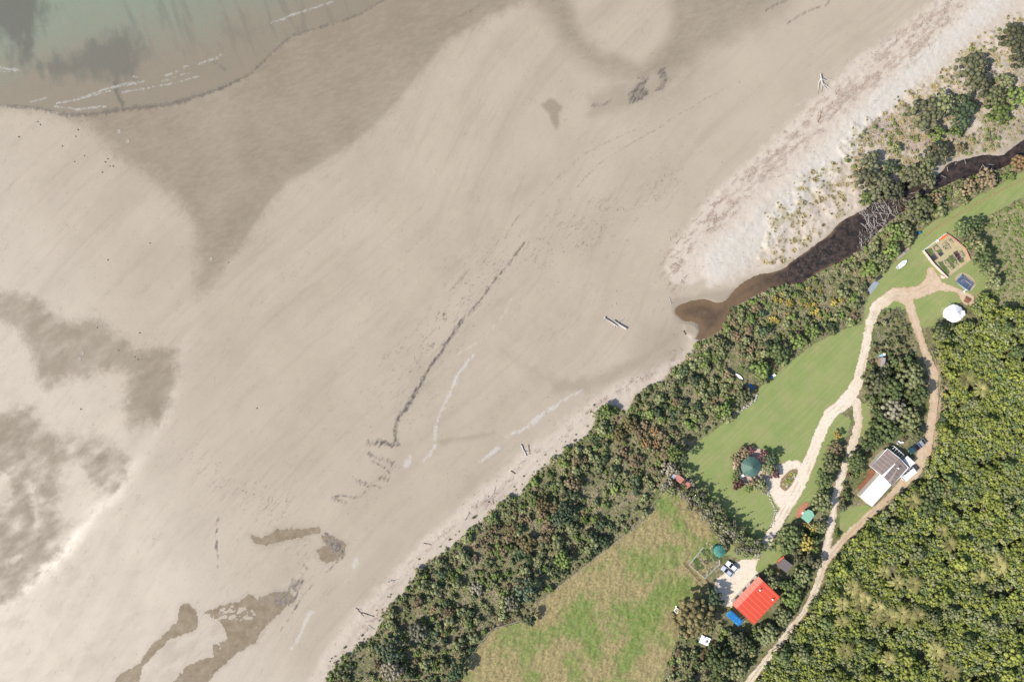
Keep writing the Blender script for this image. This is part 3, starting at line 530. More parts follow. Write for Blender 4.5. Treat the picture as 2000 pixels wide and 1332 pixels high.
# --- red roofed house: long axis runs to the upper right; ridge close to the upper-left eave
t = place('red_roofed_house', 1478, 1174, 3.6, 46.4, 'low house with a bright red corrugated roof and pale upper-left slope beside the gravel yard', 'house')
MB().box((0, 0, 1.35), (11.5, 9.0, 2.7)).build('wall', M_wall2, t)
L2, yN, yS, yR = 6.17, 4.9, -4.9, 3.5
rf = MB().slab([(-L2, yS, 2.75), (L2, yS, 2.75), (L2, yR, 4.2), (-L2, yR, 4.2)], .1, 0).build('roof', [M_red], t)
rn = MB().slab([(-L2, yR, 4.2), (L2, yR, 4.2), (L2, yN, 3.1), (-L2, yN, 3.1)], .1, 0).build('roof', [M_redl], t); tag(rn, 'paler narrow roof slope on the upper-left side')
MB().box((0, yR, 4.24), (12.34, .28, .06)).build('ridge_cap', M_redl, rf)
for i, (x, y) in enumerate(((3.3, 2.2), (3.9, -3.3))):
    zz = 2.75+(y-yS)/(yR-yS)*1.45
    MB().tube([(x, y, zz-.1), (x, y, zz+.7)], .11, 8).lathe([(.26, zz+.62), (.27, zz+.72), (.05, zz+.9)], 10, 0, (x, y)).build('flue', M_white, rf)
for x in (-3.5, 0, 3.5): MB().box((x, 4.51, 1.5), (1.6, .06, 1.1)).build('window', M_dark, t)
MB().box((6.2, 0, 1.2), (.06, 1.0, 2.0)).build('door', M_wood, t)
for y in (3.6, 2.6, -1.2): MB().box((-5.78, y, 1.5), (.06, .9, 1.0)).build('window', M_dark, t)
for sgn, yy in ((1, .3), (1, -.9), (1, -1.9)):
    pass
# stay wires of the house: three thin rods either side
for k, y in enumerate((2.4, 1.5, .6)):
    MB().tube([(6.1, y, 3.6-.0), (8.6, y+.1, 2.2)], .03, 5).build('stay_wire', M_pipe, t)
    MB().tube([(-6.1, y-3, 2.9), (-8.6, y-3, 1.6)], .03, 5).build('stay_wire', M_pipe, t)
# --- blue tarpaulin shelter
t = place('tarpaulin_shelter', 1434.6, 1207, 2.0, -43, 'bright blue tarpaulin shelter against the lower-left side of the red roofed house', 'shelter')
def wavy(nx, ny, lx, ly, z0, amp, seed, slope=0):
    r = random.Random(seed); V = []; F = []
    for j in range(ny+1):
        for i in range(nx+1):
            u, v_ = i/nx, j/ny; e = min(u, 1-u, v_, 1-v_)
            V.append(((u-.5)*lx+r.uniform(-.04, .04), (v_-.5)*ly+r.uniform(-.05, .05), z0+amp*math.sin(u*9+r.uniform(-.3, .3))*.5+r.uniform(-amp, amp)*.5+slope*v_-(.25 if e == 0 else 0)*r.random()))
    for j in range(ny):
        for i in range(nx): a = j*(nx+1)+i; F.append((a, a+1, a+nx+2, a+nx+1))
    return V, F
V, F = wavy(12, 5, 5.6, 2.3, 2.0, .12, 3, .25); q = MB(); q.add(V, F); q.add([(a, b, c-.03) for a, b, c in V], [f[::-1] for f in F]); q.build('tarpaulin', M_blue, t)
for x in (-2.6, 0, 2.6):
    for y in (-1.0, 1.0): MB().tube([(x, y, 0), (x, y, 1.9)], .04, 6).build('post', M_pipe, t)
# --- big house: brown cross-gable block + long white roof + deck
t = place('farmhouse', 1726, 935, 3.2, 48, 'L-shaped house with brown iron gable roof and long white flat-pitched wing by the upper track', 'house')
import mathutils
def loc2(px, py, z=3.2):     # survey spot to farmhouse frame
    x, y = P(px, py, z); dx, dy = x-t.location.x, y-t.location.y; a = -R(48)
    return (dx*math.cos(a)-dy*math.sin(a), dx*math.sin(a)+dy*math.cos(a))
bx, by = loc2(1738.5, 912.5); wx, wy = loc2(1717, 953)
MB().box((bx, by, 1.4), (7.0, 8.2, 2.8)).build('wall', M_wall2, t)
MB().box((wx-.3, wy, 1.25), (11.0, 4.6, 2.5)).build('wall', M_wall2, t)
hx, hy = 3.9, 4.55
ra = MB().slab([(bx-hx, by-hy, 2.9), (bx+hx, by-hy, 2.9), (bx+hx, by+.2, 4.3), (bx-hx, by+.2, 4.3)], .1).build('roof', [M_brown], t)
rb = MB().slab([(bx-hx, by+.2, 4.3), (bx+hx, by+.2, 4.3), (bx+hx, by+hy, 2.9), (bx-hx, by+hy, 2.9)], .1).build('roof', [M_brown], t)
MB().slab([(bx-hx, by+.02, 4.33), (bx+1.6, by+.12, 4.35), (bx+1.6, by+.3, 4.35), (bx-hx, by+.75, 4.30)], .05).build('ridge_cap', M_white, ra)
for a, b in (((bx-hx-.05, by-hy, 2.92), (bx+hx+.05, by-hy, 2.92)), ((bx-hx, by+hy, 2.92), (bx+hx, by+hy, 2.92)), ((bx+hx+.04, by+.2, 4.32), (bx+hx+.04, by+hy, 2.92)), ((bx+hx+.04, by+.2, 4.32), (bx+hx+.04, by-hy, 2.92)), ((bx-hx-.04, by+.2, 4.32), (bx-hx-.04, by+hy, 2.92))):
    MB().tube([a, b], .075, 5).build('gutter', M_white, t)
MB().slab([(bx-hx+.1, by-1.9, 3.86), (bx-hx+.1, by-3.4, 3.5), (bx+1.0, by-1.9, 3.75), (bx+1.0, by-1.7, 3.8)][::1], .04).build('valley_flashing', M_wood, ra)
MB().tube([(bx+1.2, by-1.4, 3.6), (bx+1.2, by-1.4, 4.7)], .1, 8).lathe([(.24, 4.62), (.26, 4.74), (.04, 4.9)], 10, 0, (bx+1.2, by-1.4)).build('flue', M_white, ra)
MB().slab([(wx-5.9, wy-2.65, 2.6), (wx+5.7, wy-2.65, 2.6), (wx+5.7, wy+2.65, 2.95), (wx-5.9, wy+2.65, 2.95)], .12).build('roof', [M_wroof], t)
MB().add([(wx+5.69, wy-2.65, 2.72), (wx+5.69, wy+2.6, 3.0), (wx+3.6, wy-2.5, 2.75), (bx-hx-.1, by-1.5, 3.75)], [(0, 3, 2), (0, 1, 3), (1, 2, 3)]).build('roof_link', M_white, t)
dk = MB()
for k in range(9): dk.box((wx-1.0, wy+2.8+k*.14, .55), (6.6, .12, .05))
dk.build('deck', M_deck, t)
dk = MB()
for k in range(9): dk.box((bx-hx-.9, by+1.3+k*.19, .6), (2.2, .17, .05))
dk.build('deck', M_deck, t)
for x in (-5.5, -3.5, -1.5, .5): MB().tube([(wx+x, wy+4.4, 0), (wx+x, wy+4.4, 1.5)], .05, 5).build('deck_post', M_wood, t)
for x in (-4, -1, 2): MB().box((wx+x, wy-2.33, 1.5), (1.4, .05, 1.0)).build('window', M_dark, t)
for y in (-2, 2): MB().box((bx+3.53, by+y, 1.5), (.05, 1.4, 1.1)).build('window', M_dark, t)
# clothes-rack/pergola frame on the house's upper-right
t = place('pergola_frame', 1752, 884, 2.2, 48-90, 'open white timber frame with slats beside the upper end of the brown roof', 'pergola')
for k in range(5): MB().box((-1.9+k*.95, 0, 2.2), (.10, 2.2, .10), .25*(k % 2)-.2).build('slat', M_white, t)
for x in (-2, 2):
    MB().box((x, .9, 1.08), (.1, .1, 2.15)).build('post', M_white, t)
    MB().box((x, -.9, 1.08), (.1, .1, 2.15)).build('post', M_white, t)
MB().box((0, .9, 2.3), (4.3, .1, .1)).build('beam', M_white, t)
t = place('white_roofed_shed', 1775.5, 901, 2.3, -42, 'small shed with pale blue-white flat roof between the brown roof and flatbed truck', 'shed')
MB().box((0, 0, 1.05), (2.9, 1.55, 2.1)).build('wall', M_wall2, t); MB().slab([(-1.65, -.95, 2.15), (1.65, -.95, 2.15), (1.65, .95, 2.35), (-1.65, .95, 2.35)], .08).build('roof', [M_wroof], t)
MB().box((1.47, 0, .95), (.05, .8, 1.8)).build('door', M_wood, t)
t = place('chair_pile', 1759, 866, 1.0, 20, 'tangle of white plastic chairs lying in the bushes above the brown roof', 'chairs')
for k in range(4):
    a = k*1.7; x, y = math.cos(a)*.7, math.sin(a)*.5+.2*k
    q = MB().box((x, y, .45), (.55, .5, .06), a).box((x+math.cos(a)*.25, y+math.sin(a)*.25, .75), (.06, .5, .6), a)
    for sx in (-.2, .2):
        for sy in (-.2, .2): q.box((x+sx*math.cos(a)-sy*math.sin(a), y+sx*math.sin(a)+sy*math.cos(a), .22), (.05, .05, .44), a)
    q.build('chair', M_white, t)
# --- vehicles
def wheel_at(t, x, y, r=.34, w_=.22):
    q = MB(); q.tube([(x, y-w_/2, r), (x, y+w_/2, r)], r, 18); wh = q.build('wheel', M_rub, t)
    MB().tube([(x, y-w_/2-.01, r), (x, y+w_/2+.01, r)], r*.6, 12).build('rim', M_galv, wh)
def section_body(secs, m, name, t):   # secs: (x, half width, z0, z1, top half width) along the length
    q = MB(); vv = []; fs = []
    for x, hw, z0, z1, tw in secs: vv += [(x, -hw, z0), (x, -hw*1.0, z0+(z1-z0)*.6), (x, -tw, z1), (x, tw, z1), (x, hw, z0+(z1-z0)*.6), (x, hw, z0)]
    for i in range(len(secs)-1):
        for k in range(6): fs.append((i*6+k, i*6+(k+1)%6, (i+1)*6+(k+1)%6, (i+1)*6+k)[::-1])
    n = len(secs); fs += [tuple(range(6)), tuple(range((n-1)*6, n*6))[::-1]]
    return q.add(vv, fs).build(name, m, t)
def car(px, py, rz, paint, label, seed=0):
    t = place('parked_car', px, py, 1.2, rz, label, 'car', None)
    b = section_body([(2.15, .62, .35, .62, .5), (2.02, .8, .3, .78, .66), (1.2, .87, .28, .92, .74), (.95, .88, .28, .96, .76), (-1.35, .88, .28, 1.0, .76), (-1.95, .84, .3, .98, .7), (-2.15, .72, .4, .8, .6)], paint, 'body', t)
    # cabin: pillars and roof in paint, glass between
    section_body([(1.0, .70, .92, .97, .68), (.35, .72, .92, 1.42, .58), (-1.15, .72, .92, 1.43, .58), (-1.75, .70, .92, 1.02, .62)], M_dark, 'glass', t)
    MB().slab([(-1.2, -.58, 1.47), (.3, -.58, 1.46), (.3, .58, 1.46), (-1.2, .58, 1.47)], .05).build('roof', paint, t)
    for s in (-1, 1):
        for x in (.02, -.72): MB().tube([(x, s*.71, .95), (x, s*.6, 1.42)], .035, 5).build('pillar', paint, t)
        MB().box((.8, s*.95, 1.0), (.16, .14, .12)).build('mirror', paint, t)
        MB().box((2.02, s*.56, .66), (.16, .28, .12)).build('headlight', M_white, t); MB().box((-2.08, s*.58, .76), (.1, .26, .14)).build('tail_light', M_redl, t)
        for x in (1.35, -1.3): wheel_at(t, x, s*.8)
    return t
car(1431, 1107, 142, M_wcar, 'pale silver-white car parked nearer the green tank, right of the other car')
car(1421.6, 1116.6, 142, M_silver, 'silver car parked on the gravel, nearer the vegetable plot and left of the other car')
# white van
t = place('camper_van', 1778, 926, 2.2, 40+0, 'white camper van with dark side windows parked beside the brown roofed house', 'van')
section_body([(2.5, .85, .35, 1.3, .75), (2.35, .98, .3, 2.0, .85), (2.0, 1.0, .3, 2.3, .92), (-2.3, 1.0, .3, 2.32, .92), (-2.5, .95, .35, 2.0, .85)], M_wcar, 'body', t)
for x in (1.5, .3, -.9): MB().slab([(x-.45, .90, 2.36), (x+.45, .90, 2.36), (x+.45, .97, 1.9), (x-.45, .97, 1.9)][::-1], .04).box((x, 1.0, 1.75), (.9, .05, .5)).build('window', M_dark, t)
MB().box((-2.45, 0, 1.6), (.22, 1.5, .7)).build('windscreen', M_dark, t); MB().box((-1.9, .2, 2.36), (.7, .9, .08)).build('roof_hatch', M_white, t)
for s in (-1, 1):
    for x in (1.6, -1.6): wheel_at(t, x, s*.9)
    MB().box((-2.5, s*.7, .75), (.08, .3, .18)).build('headlight', M_white, t)
# rails on van roof
MB().tube([(-2.2, -.8, 2.42), (2.2, -.8, 2.42)], .03, 5).build('roof_rail', M_galv, t)
# flatbed truck
t = place('flatbed_truck', 1793.5, 872.5, 1.6, 39+180, 'grey flatbed truck with dark blue-green cab parked on the dirt track', 'truck')
section_body([(2.95, .75, .45, .9, .7), (2.8, .88, .4, 1.1, .8), (1.5, .92, .4, 1.25, .84), (1.3, .92, .4, 1.3, .84), (-.2, .92, .4, 1.3, .84)], M_truck, 'body', t)
section_body([(1.45, .80, 1.2, 1.28, .78), (.95, .82, 1.2, 1.75, .70), (-.1, .82, 1.2, 1.8, .72), (-.2, .82, 1.2, 1.4, .78)], M_dark, 'glass', t)
MB().slab([(-.1, -.68, 1.84), (.9, -.68, 1.8), (.9, .68, 1.8), (-.1, .68, 1.84)], .05).build('roof', M_dark, t)
q = MB()
for k in range(10): q.box((-.45-k*.28, 0, 1.05), (.26, 1.95, .06))
tr = q.build('tray', M_galv, t)
for s in (-1, 1): MB().box((-1.75, s*.99, 1.2), (2.9, .05, .3)).build('side_board', M_galv, t)
MB().box((-.35, 0, 1.5), (.06, 1.8, .8)).build('headboard', M_galv, t); MB().box((-3.25, 0, .8), (.05, 1.7, .3)).build('tailboard', M_dark, t)
for s in (-1, 1):
    for x in (2.0, -1.9): wheel_at(t, x, s*.82, .38, .25)
    MB().box((2.92, s*.6, .75), (.12, .25, .16)).build('headlight', M_white, t)
MB().box((-2.6, .0, 1.12), (.7, 1.7, .05)).build('tail_shade', M_rub, tr)  # dark sheet on the tray end stands in for the tailgate's shadow
# --- green ribbed tank
t = place('water_tank', 1406.5, 1077, 2.4, 0, 'round dark green ribbed water tank with domed top beside the vegetable plot', 'water tank')
pr = [(1.95, 0), (1.98, .1), (1.92, .5), (1.98, .6), (1.92, 1.0), (1.98, 1.1), (1.92, 1.5), (1.98, 1.6), (1.94, 2.0)]
MB().lathe(pr, 36, 0).build('tank_wall', simple('green_polythene', (.03, .12, .09), .45, .08), t)
q = MB(); vv = []; fs = []; n = 72
for i, (r, z) in enumerate([(1.96, 2.0), (1.8, 2.12), (1.2, 2.35), (.6, 2.52), (.3, 2.56)]):
    for k in range(n): vv.append((r*math.cos(k*2*math.pi/n), r*math.sin(k*2*math.pi/n), z+(.10 if (k//2) % 3 == 0 else 0)*(1 if 0 < i < 4 else 0)))
for i in range(4):
    for k in range(n): fs.append((i*n+k, i*n+(k+1)%n, (i+1)*n+(k+1)%n, (i+1)*n+k))
fs.append(tuple(range(4*n, 5*n))); q.add(vv, fs).build('tank_lid', simple('green_polythene_lid', (.055, .19, .155), .4, .1), t)
MB().lathe([(.28, 2.54), (.28, 2.66), (.05, 2.7)], 16).build('hatch', M_green, t)
MB().tube([(1.9, .9, 1.9), (2.6, 1.6, 1.9), (2.6, 1.6, .1)], .05, 6).build('inlet_pipe', M_white, t)
# --- gazebo
t = place('gazebo', 1468.5, 912, 3.0, 10, 'round summerhouse with a green many-sided conical roof inside a ring of red and green shrubs', 'gazebo')
MB().lathe([(3.25, 2.2), (3.3, 2.28), (.25, 3.75), (.1, 3.85)], 12).build('roof', M_green, t)
for k in range(12):
    a = k*math.pi/6
    MB().tube([(3.3*math.cos(a), 3.3*math.sin(a), 2.31), (.25*math.cos(a), .25*math.sin(a), 3.78)], .035, 5).build('roof_rib', simple('green_rib', (.10, .22, .17), .5), t) if k == 0 else None
for k in range(8):
    a = k*math.pi/4; MB().tube([(2.8*math.cos(a), 2.8*math.sin(a), 0), (2.8*math.cos(a), 2.8*math.sin(a), 2.3)], .08, 6).build('post', M_wood, t)
MB().lathe([(3.1, 0), (3.1, .12), (0.01, .13)], 24).build('floor', M_wood, t)
tag(MB().lathe([(6.3, .0), (6.2, .05), (.01, .06)], 40).build('paving', simple('pink_gravel_paving', (.50, .38, .31), .95, .12, 2), None, (*P(1469, 911), .02)), 'round pale pink paved circle under the green roofed summerhouse', 'paving', kind='structure')
q = MB(); q.tube([(1.9*math.cos(a*.2), 1.9*math.sin(a*.2), .35) for a in range(-2, 7)], .16, 6)
o = q.build('curved_bench', M_pinkb, None, (*P(1457, 937), .02), R(-100)); tag(o, 'curved pinkish bench on the lower left of the summerhouse paving', 'bench')
t = place('garden_table', 1449.5, 929.5, .8, 30, 'small white table in the shade at the lower-left of the green summerhouse', 'table')
MB().box((0, 0, .74), (1.3, .8, .05)).build('table_top', M_white, t)
for sx in (-.55, .55):
    for sy in (-.3, .3): MB().box((sx, sy, .36), (.06, .06, .72)).build('leg', M_white, t)
# --- yurt (white round tent)
t = place('round_tent', 1868, 612, 2.6, 0, 'large white round canvas tent with faceted conical roof and small porch', 'tent')
MB().lathe([(2.7, 0), (2.75, 1.5)], 24).build('tent_wall', M_canvas, t)
q = MB(); n = 13; vv = [(0, 0, 3.1)]; fs = []
for k in range(n):
    a = k*2*math.pi/n+.2; rr = 2.95+.12*math.sin(k*2.3); vv.append((rr*math.cos(a), rr*math.sin(a), 1.5))
for k in range(n): fs.append((0, 1+k, 1+(k+1)%n))
fs.append(tuple(range(n, 0, -1))); q.add(vv, fs).build('tent_roof', M_canvas, t)
MB().lathe([(.3, 3.0), (.32, 3.16), (.05, 3.22)], 12).build('roof_cap', M_white, t)
MB().slab([(2.0, -.9, 2.1), (3.5, -.75, 1.7), (3.3, .9, 1.7), (2.0, 1.0, 2.1)], .06).box((3.1, 0, .85), (.1, 1.3, 1.7)).build('porch', M_canvas, t)
MB().box((2.74, -1.2, .9), (.1, .7, 1.6), R(-24)).build('door', M_pinkb, t)
for k in range(8):
    a = k*math.pi/4+.3; MB().tube([(2.9*math.cos(a), 2.9*math.sin(a), 1.45), (3.9*math.cos(a), 3.9*math.sin(a), 0)], .02, 4).build('guy_rope', M_white, t)
# --- lined pond
t = place('lined_pond', 1885.5, 552, .3, -37, 'pond pit lined with crumpled dark blue-black plastic sheet below the walled vegetable garden', 'pond')
MB().prism(smooth_ring([(-3.4, -1.8), (3.2, -2.0), (3.6, 2.0), (0, 3.2), (-3.6, 1.8)], 2), -.03, .045).build('earth_rim', M_straw, t)
V, F = wavy(16, 10, 5.3, 3.2, .2, .10, 8); q = MB(); q.add([(a, b, max(.07, c-.10*(1 if abs(a) < 2 and abs(b) < 1 else 0))) for a, b, c in V], F); q.build('liner', M_liner, t)
for a, b in (((-2.6, -1.6), (2.6, -1.6)), ((2.6, -1.6), (2.6, 1.6)), ((2.6, 1.6), (-2.6, 1.6)), ((-2.6, 1.6), (-2.6, -1.6))): MB().tube([(*a, .27), (*b, .27)], .06, 5).build('edge_board', M_lb if a[0] < 0 else M_wood, t)
MB().tube([(-1.9, -1.5, .36), (-1.2, .2, .34), (-.2, .6, .38), (2.0, .4, .36)], .05, 5).build('hose', M_pinkb, t)
o = MB().tube([(0, 0, 0), (1.2, .1, .1), (1.9, .5, .05)], .14, 8).tube([(1.2, .1, .1), (1.4, -.5, .05)], .09, 6).build('pale_log', M_canvas, None, (*P(1875, 570), .1), R(5)); tag(o, 'short forked white log at the lower-left corner of the lined pond', 'log')
# picnic table
t = place('picnic_table', 1890, 586, .75, -28, 'brown wooden picnic table with two benches above the white round tent', 'picnic table')
q = MB()
for k in range(4): q.box((0, -.3+k*.2, .75), (1.9, .17, .04))
q.build('table_top', M_deck, t)
for s in (-1, 1):
    MB().box((0, s*.72, .45), (1.9, .26, .04)).build('bench', M_deck, t)
    MB().box((s*.7, 0, .37), (.06, 1.4, .08)).box((s*.7, .25, .37), (.06, .08, .74), 0).box((s*.7, -.25, .37), (.06, .08, .74)).build('leg_frame', M_wood, t)
# --- walled vegetable garden (a fence and its beds)
zg = lambda p: [(1680+a*.1201, 430+b*.1201) for a, b in p]
ring = zg([(1005, 500), (1375, 220), (1450, 260), (1600, 380), (1690, 460), (1775, 650), (1395, 940), (1180, 730)])
floor_ = MB().prism([P(*p) for p in ring], .03, .07).build('garden_floor', simple('garden_paths', (.42, .33, .21), .95, .15, 1.5, c2=(.27, .26, .12)), None); tag(floor_, kind='structure'); floor_.name = 'garden_path'
t = place('garden_fence', 1845, 500, .9, 0, 'timber and coral cloth fence enclosing the five-sided vegetable garden', 'fence')
ox, oy = t.location.x, t.location.y; rp = [(P(*p)[0]-ox, P(*p)[1]-oy) for p in ring]
for k in range(len(rp)):
    a, b = Vector((*rp[k], 0)), Vector((*rp[(k+1) % len(rp)], 0)); d = b-a; L = d.length; ang = math.atan2(d.y, d.x); c = (a+b)/2
    hh = (1.0, .7, .7, .7, .7, .5, 1.2, 1.2)[k]; mt = (M_white, M_coral, M_coral, M_coral, M_coral, M_pinkb, M_pinkb, M_pinkb)[k]
    wd_ = .08 if k not in (1, 2, 3, 4) else .14
    p_ = MB().box((c.x, c.y, hh/2), (L-.1, wd_, hh), ang).build('fence_panel', mt, t)
    MB().box((a.x, a.y, (hh+.1)/2), (.12, .12, hh+.1), ang).build('post', M_wood, t)
beds = [([(1060, 490), (1130, 460), (1200, 550), (1130, 590)], 0, 'l'), ([(1135, 590), (1200, 545), (1265, 625), (1200, 670)], 1, 'm'), ([(1165, 440), (1235, 395), (1300, 480), (1225, 500)], 2, 's'),
        ([(1255, 550), (1310, 510), (1355, 555), (1305, 600)], 1, 'm'), ([(1235, 500), (1300, 480), (1325, 510), (1260, 545)], 0, 'l'), ([(1320, 395), (1365, 365), (1430, 465), (1375, 500)], 0, 's'), ([(1370, 350), (1385, 345), (1470, 460), (1430, 490)], 2, 's'),
        ([(1430, 320), (1460, 305), (1515, 365), (1490, 380)], 2, 's'), ([(1260, 690), (1320, 680), (1450, 870), (1400, 885)], 3, 'g'), ([(1350, 665), (1400, 640), (1520, 790), (1480, 815)], 2, 's'), ([(1400, 640), (1430, 620), (1540, 770), (1520, 790)], 0, 'l'),
        ([(1440, 600), (1490, 570), (1560, 660), (1500, 690)], 0, 'l'), ([(1500, 690), (1540, 660), (1600, 740), (1560, 770)], 2, 's'), ([(1510, 540), (1560, 510), (1660, 640), (1600, 680)], 0, 'p'), ([(1600, 680), (1660, 640), (1680, 670), (1640, 700)], 0, 'l'), ([(1610, 520), (1640, 510), (1700, 590), (1680, 610)], 2, 's')]
blab = {'l': 'full of leafy green vegetables', 'm': 'covered by black weed mat', 's': 'of bare brown soil and sparse seedlings', 'g': 'thick with bright green plants along the lower-left fence', 'p': 'with purple-green mixed plants by the coral fence'}
blk = ['at the left corner', 'in the middle of the left side', 'high on the left side', 'small beside the centre path', 'between the black mat bed and top path', 'long and narrow in the upper middle', 'narrow strip in the upper middle', 'near the top right corner', '', 'second from the lower corner', 'third from the lower corner', 'in the lower middle', 'thin, right of the lower middle', '', 'at the lower right', 'beside the coral fence']
def tuft_pts(q, pts, n, h, m, r=.18):
    xs = [p[0] for p in pts]; ys = [p[1] for p in pts]
    for _ in range(n):
        u, v_ = random.random(), random.random(); A, B, C_, D = pts
        x = (A[0]*(1-u)+B[0]*u)*(1-v_)+(D[0]*(1-u)+C_[0]*u)*v_; y = (A[1]*(1-u)+B[1]*u)*(1-v_)+(D[1]*(1-u)+C_[1]*u)*v_
        for k in range(6):
            a = random.random()*6.28; rr = r*random.uniform(.6, 1.5)
            q.add([(x, y, h), (x+rr*math.cos(a-.5), y+rr*math.sin(a-.5), h+random.uniform(.05, .22)), (x+rr*1.4*math.cos(a), y+rr*1.4*math.sin(a), h+.1), (x+rr*math.cos(a+.5), y+rr*math.sin(a+.5), h+random.uniform(.02, .2))], [(0, 1, 2, 3)], m)
def bed(pts, kind, label, grp='raised beds in the walled garden', k=1, hgt=.35, nm='raised_bed'):
    cx = sum(p[0] for p in pts)/4; cy = sum(p[1] for p in pts)/4; x0, y0 = P(cx, cy, .3)
    lp = [(P(*p, .3)[0]-x0, P(*p, .3)[1]-y0) for p in pts]; t = empty(nm, (x0, y0, .07), 0, label, 'garden bed', grp)
    MB().prism([(a*.96, b*.96) for a, b in lp], 0, hgt-.06).build('soil', {'m': M_bmat}.get(kind, M_soil if kind != 's' else M_straw), t)
    q = MB()
    for i in range(4):
        a, b = Vector((*lp[i], 0)), Vector((*lp[(i+1) % 4], 0)); d = b-a; c = (a+b)/2; q.box((c.x, c.y, hgt/2), (d.length-.05, .07, hgt), math.atan2(d.y, d.x))
    q.build('frame', M_wood, t)
    if kind != 'm':
        area = max(.5, (Vector((*lp[1], 0))-Vector((*lp[0], 0))).length*(Vector((*lp[2], 0))-Vector((*lp[1], 0))).length)
        q = MB(); tuft_pts(q, lp, int(area*{'l': 9, 's': 2.5, 'g': 14, 'p': 8}[kind]), hgt-.06, 0, .2); q.build('vegetables', {'p': M_leafp}.get(kind, M_leafy), t)
for i, (p, _, kd) in enumerate(beds): bed(zg(p), kd, 'raised bed '+blab[kd]+(' '+blk[i] if blk[i] else ''))
o = MB().box((0, 0, .4), (2.2, .7, .8), 0).box((0, 0, .83), (2.3, .8, .05)).build('storage_box', M_orange, None, (*P(1839.5, 464), .08), R(37)); tag(o, 'orange-red covered box at the top corner of the walled garden', 'box')
for (a, b), l in (((1375, 250), 'white bucket in the top corner of the walled garden'), ((1240, 340), 'white tub beside the upper-left garden fence')):
    p = zg([(a, b)])[0]; o = MB().lathe([(.35, 0), (.42, .55), (.38, .55), (.32, .1)], 16).build('tub', M_white, None, (*P(*p), .08)); tag(o, l, 'tub')
p = zg([(1330, 925)])[0]; o = MB().box((0, 0, .3), (1.3, .5, .5), 0).tube([(-.6, 0, .3), (.6, .5, .6)], .05).box((.2, -.3, .2), (.5, .4, .4), .4).build('crate', M_pinkb, None, (*P(*p), .06), R(-38)); tag(o, 'pinkish crates leaning on the outside of the lower-left garden fence', 'crates')
# --- boat on trailer, sheds and oddments by the upper lawn
t = place('dinghy', 1761, 517, .8, 40, 'white and pale blue open dinghy with thwarts lying on the upper lawn', 'boat')
out_ = [(-1.9, -.62), (.9, -.75), (1.9, -.35), (2.35, 0), (1.9, .35), (.9, .75), (-1.9, .62)]; n = len(out_)
vv = [(x, y, .75) for x, y in out_]+[(x*.9, y*.75, .15) for x, y in out_]+[(x*.93, y*.86, .75) for x, y in out_]+[(x*.84, y*.65, .25) for x, y in out_]
fs = [(i, (i+1)%n, (i+1)%n+n, i+n)[::-1] for i in range(n)]+[(i, (i+1)%n, (i+1)%n+2*n, i+2*n) for i in range(n)]+[(i+2*n, (i+1)%n+2*n, (i+1)%n+3*n, i+3*n) for i in range(n)]+[tuple(range(n, 2*n))[::-1], tuple(range(3*n, 4*n))]
MB().add(vv, fs).build('hull', M_white, t)
for x in (-1.5, -.6, .3, 1.1): MB().box((x, 0, .62), (.34, 1.15, .05)).build('thwart', M_white if x != 1.1 else M_lb, t)
MB().tube([(-2.0, -1.0, .9), (-2.0, 1.0, 1.3)], .05, 6).build('outboard_bracket', M_dark, t)
t = place('plank_stack', 1762, 497, .4, 41, 'long low stack of pale planks along the bush edge of the upper lawn', 'timber')
for k in range(5): MB().box((random.uniform(-.5, .5), -.5+k*.24, .15+.07*(k % 3)), (5.0-k*.5, .2, .08), random.uniform(-.03, .03)).build('plank', M_wood, t)
t = place('timber_trough', 1771, 489, .5, 41, 'short weathered timber trough at the upper end of the plank stack', 'trough')
MB().box((0, .4, .3), (2, .06, .5)).box((0, -.4, .3), (2, .06, .5)).box((1, 0, .3), (.06, .74, .5)).box((-1, 0, .3), (.06, .74, .5)).build('side', M_wood, t); MB().box((0, 0, .12), (1.9, .72, .06)).build('base', M_wood, t)
t = place('roofing_sheets', 1706, 560, .4, 54, 'pale grey corrugated roofing sheets lying along the bush edge beside the upper lawn', 'roofing sheets')
for k in range(3): MB().slab([(-2.4+.3*k, -.9+.5*k, .14+.06*k), (2.2-.3*k, -.9+.5*k, .2+.06*k), (2.2-.3*k, -.1+.5*k, .22+.06*k), (-2.4+.3*k, -.1+.5*k, .14+.06*k)], .02).build('sheet', M_galv, t)
t = place('dark_cover', 1718, 543, .8, 35, 'dark tarpaulin covered stack under the bushes above the roofing sheets', 'covered stack')
MB().box((0, 0, .3), (2.0, 1.0, .6), 0, 0, .85).build('cover', M_bmat, t); MB().box((.5, -.65, .1), (1.8, .1, .2), .1).build('edge_board', M_wood, t)
for (px, py, l) in ((1797, 455, 'blue plastic barrel at the bush edge above the walled garden'),): 
    o = MB().lathe([(.42, 0), (.5, .25), (.5, .75), (.42, 1.0), (.1, 1.02)], 18).build('barrel', M_teal, None, (*P(px, py, 1), 0)); tag(o, l, 'barrel')
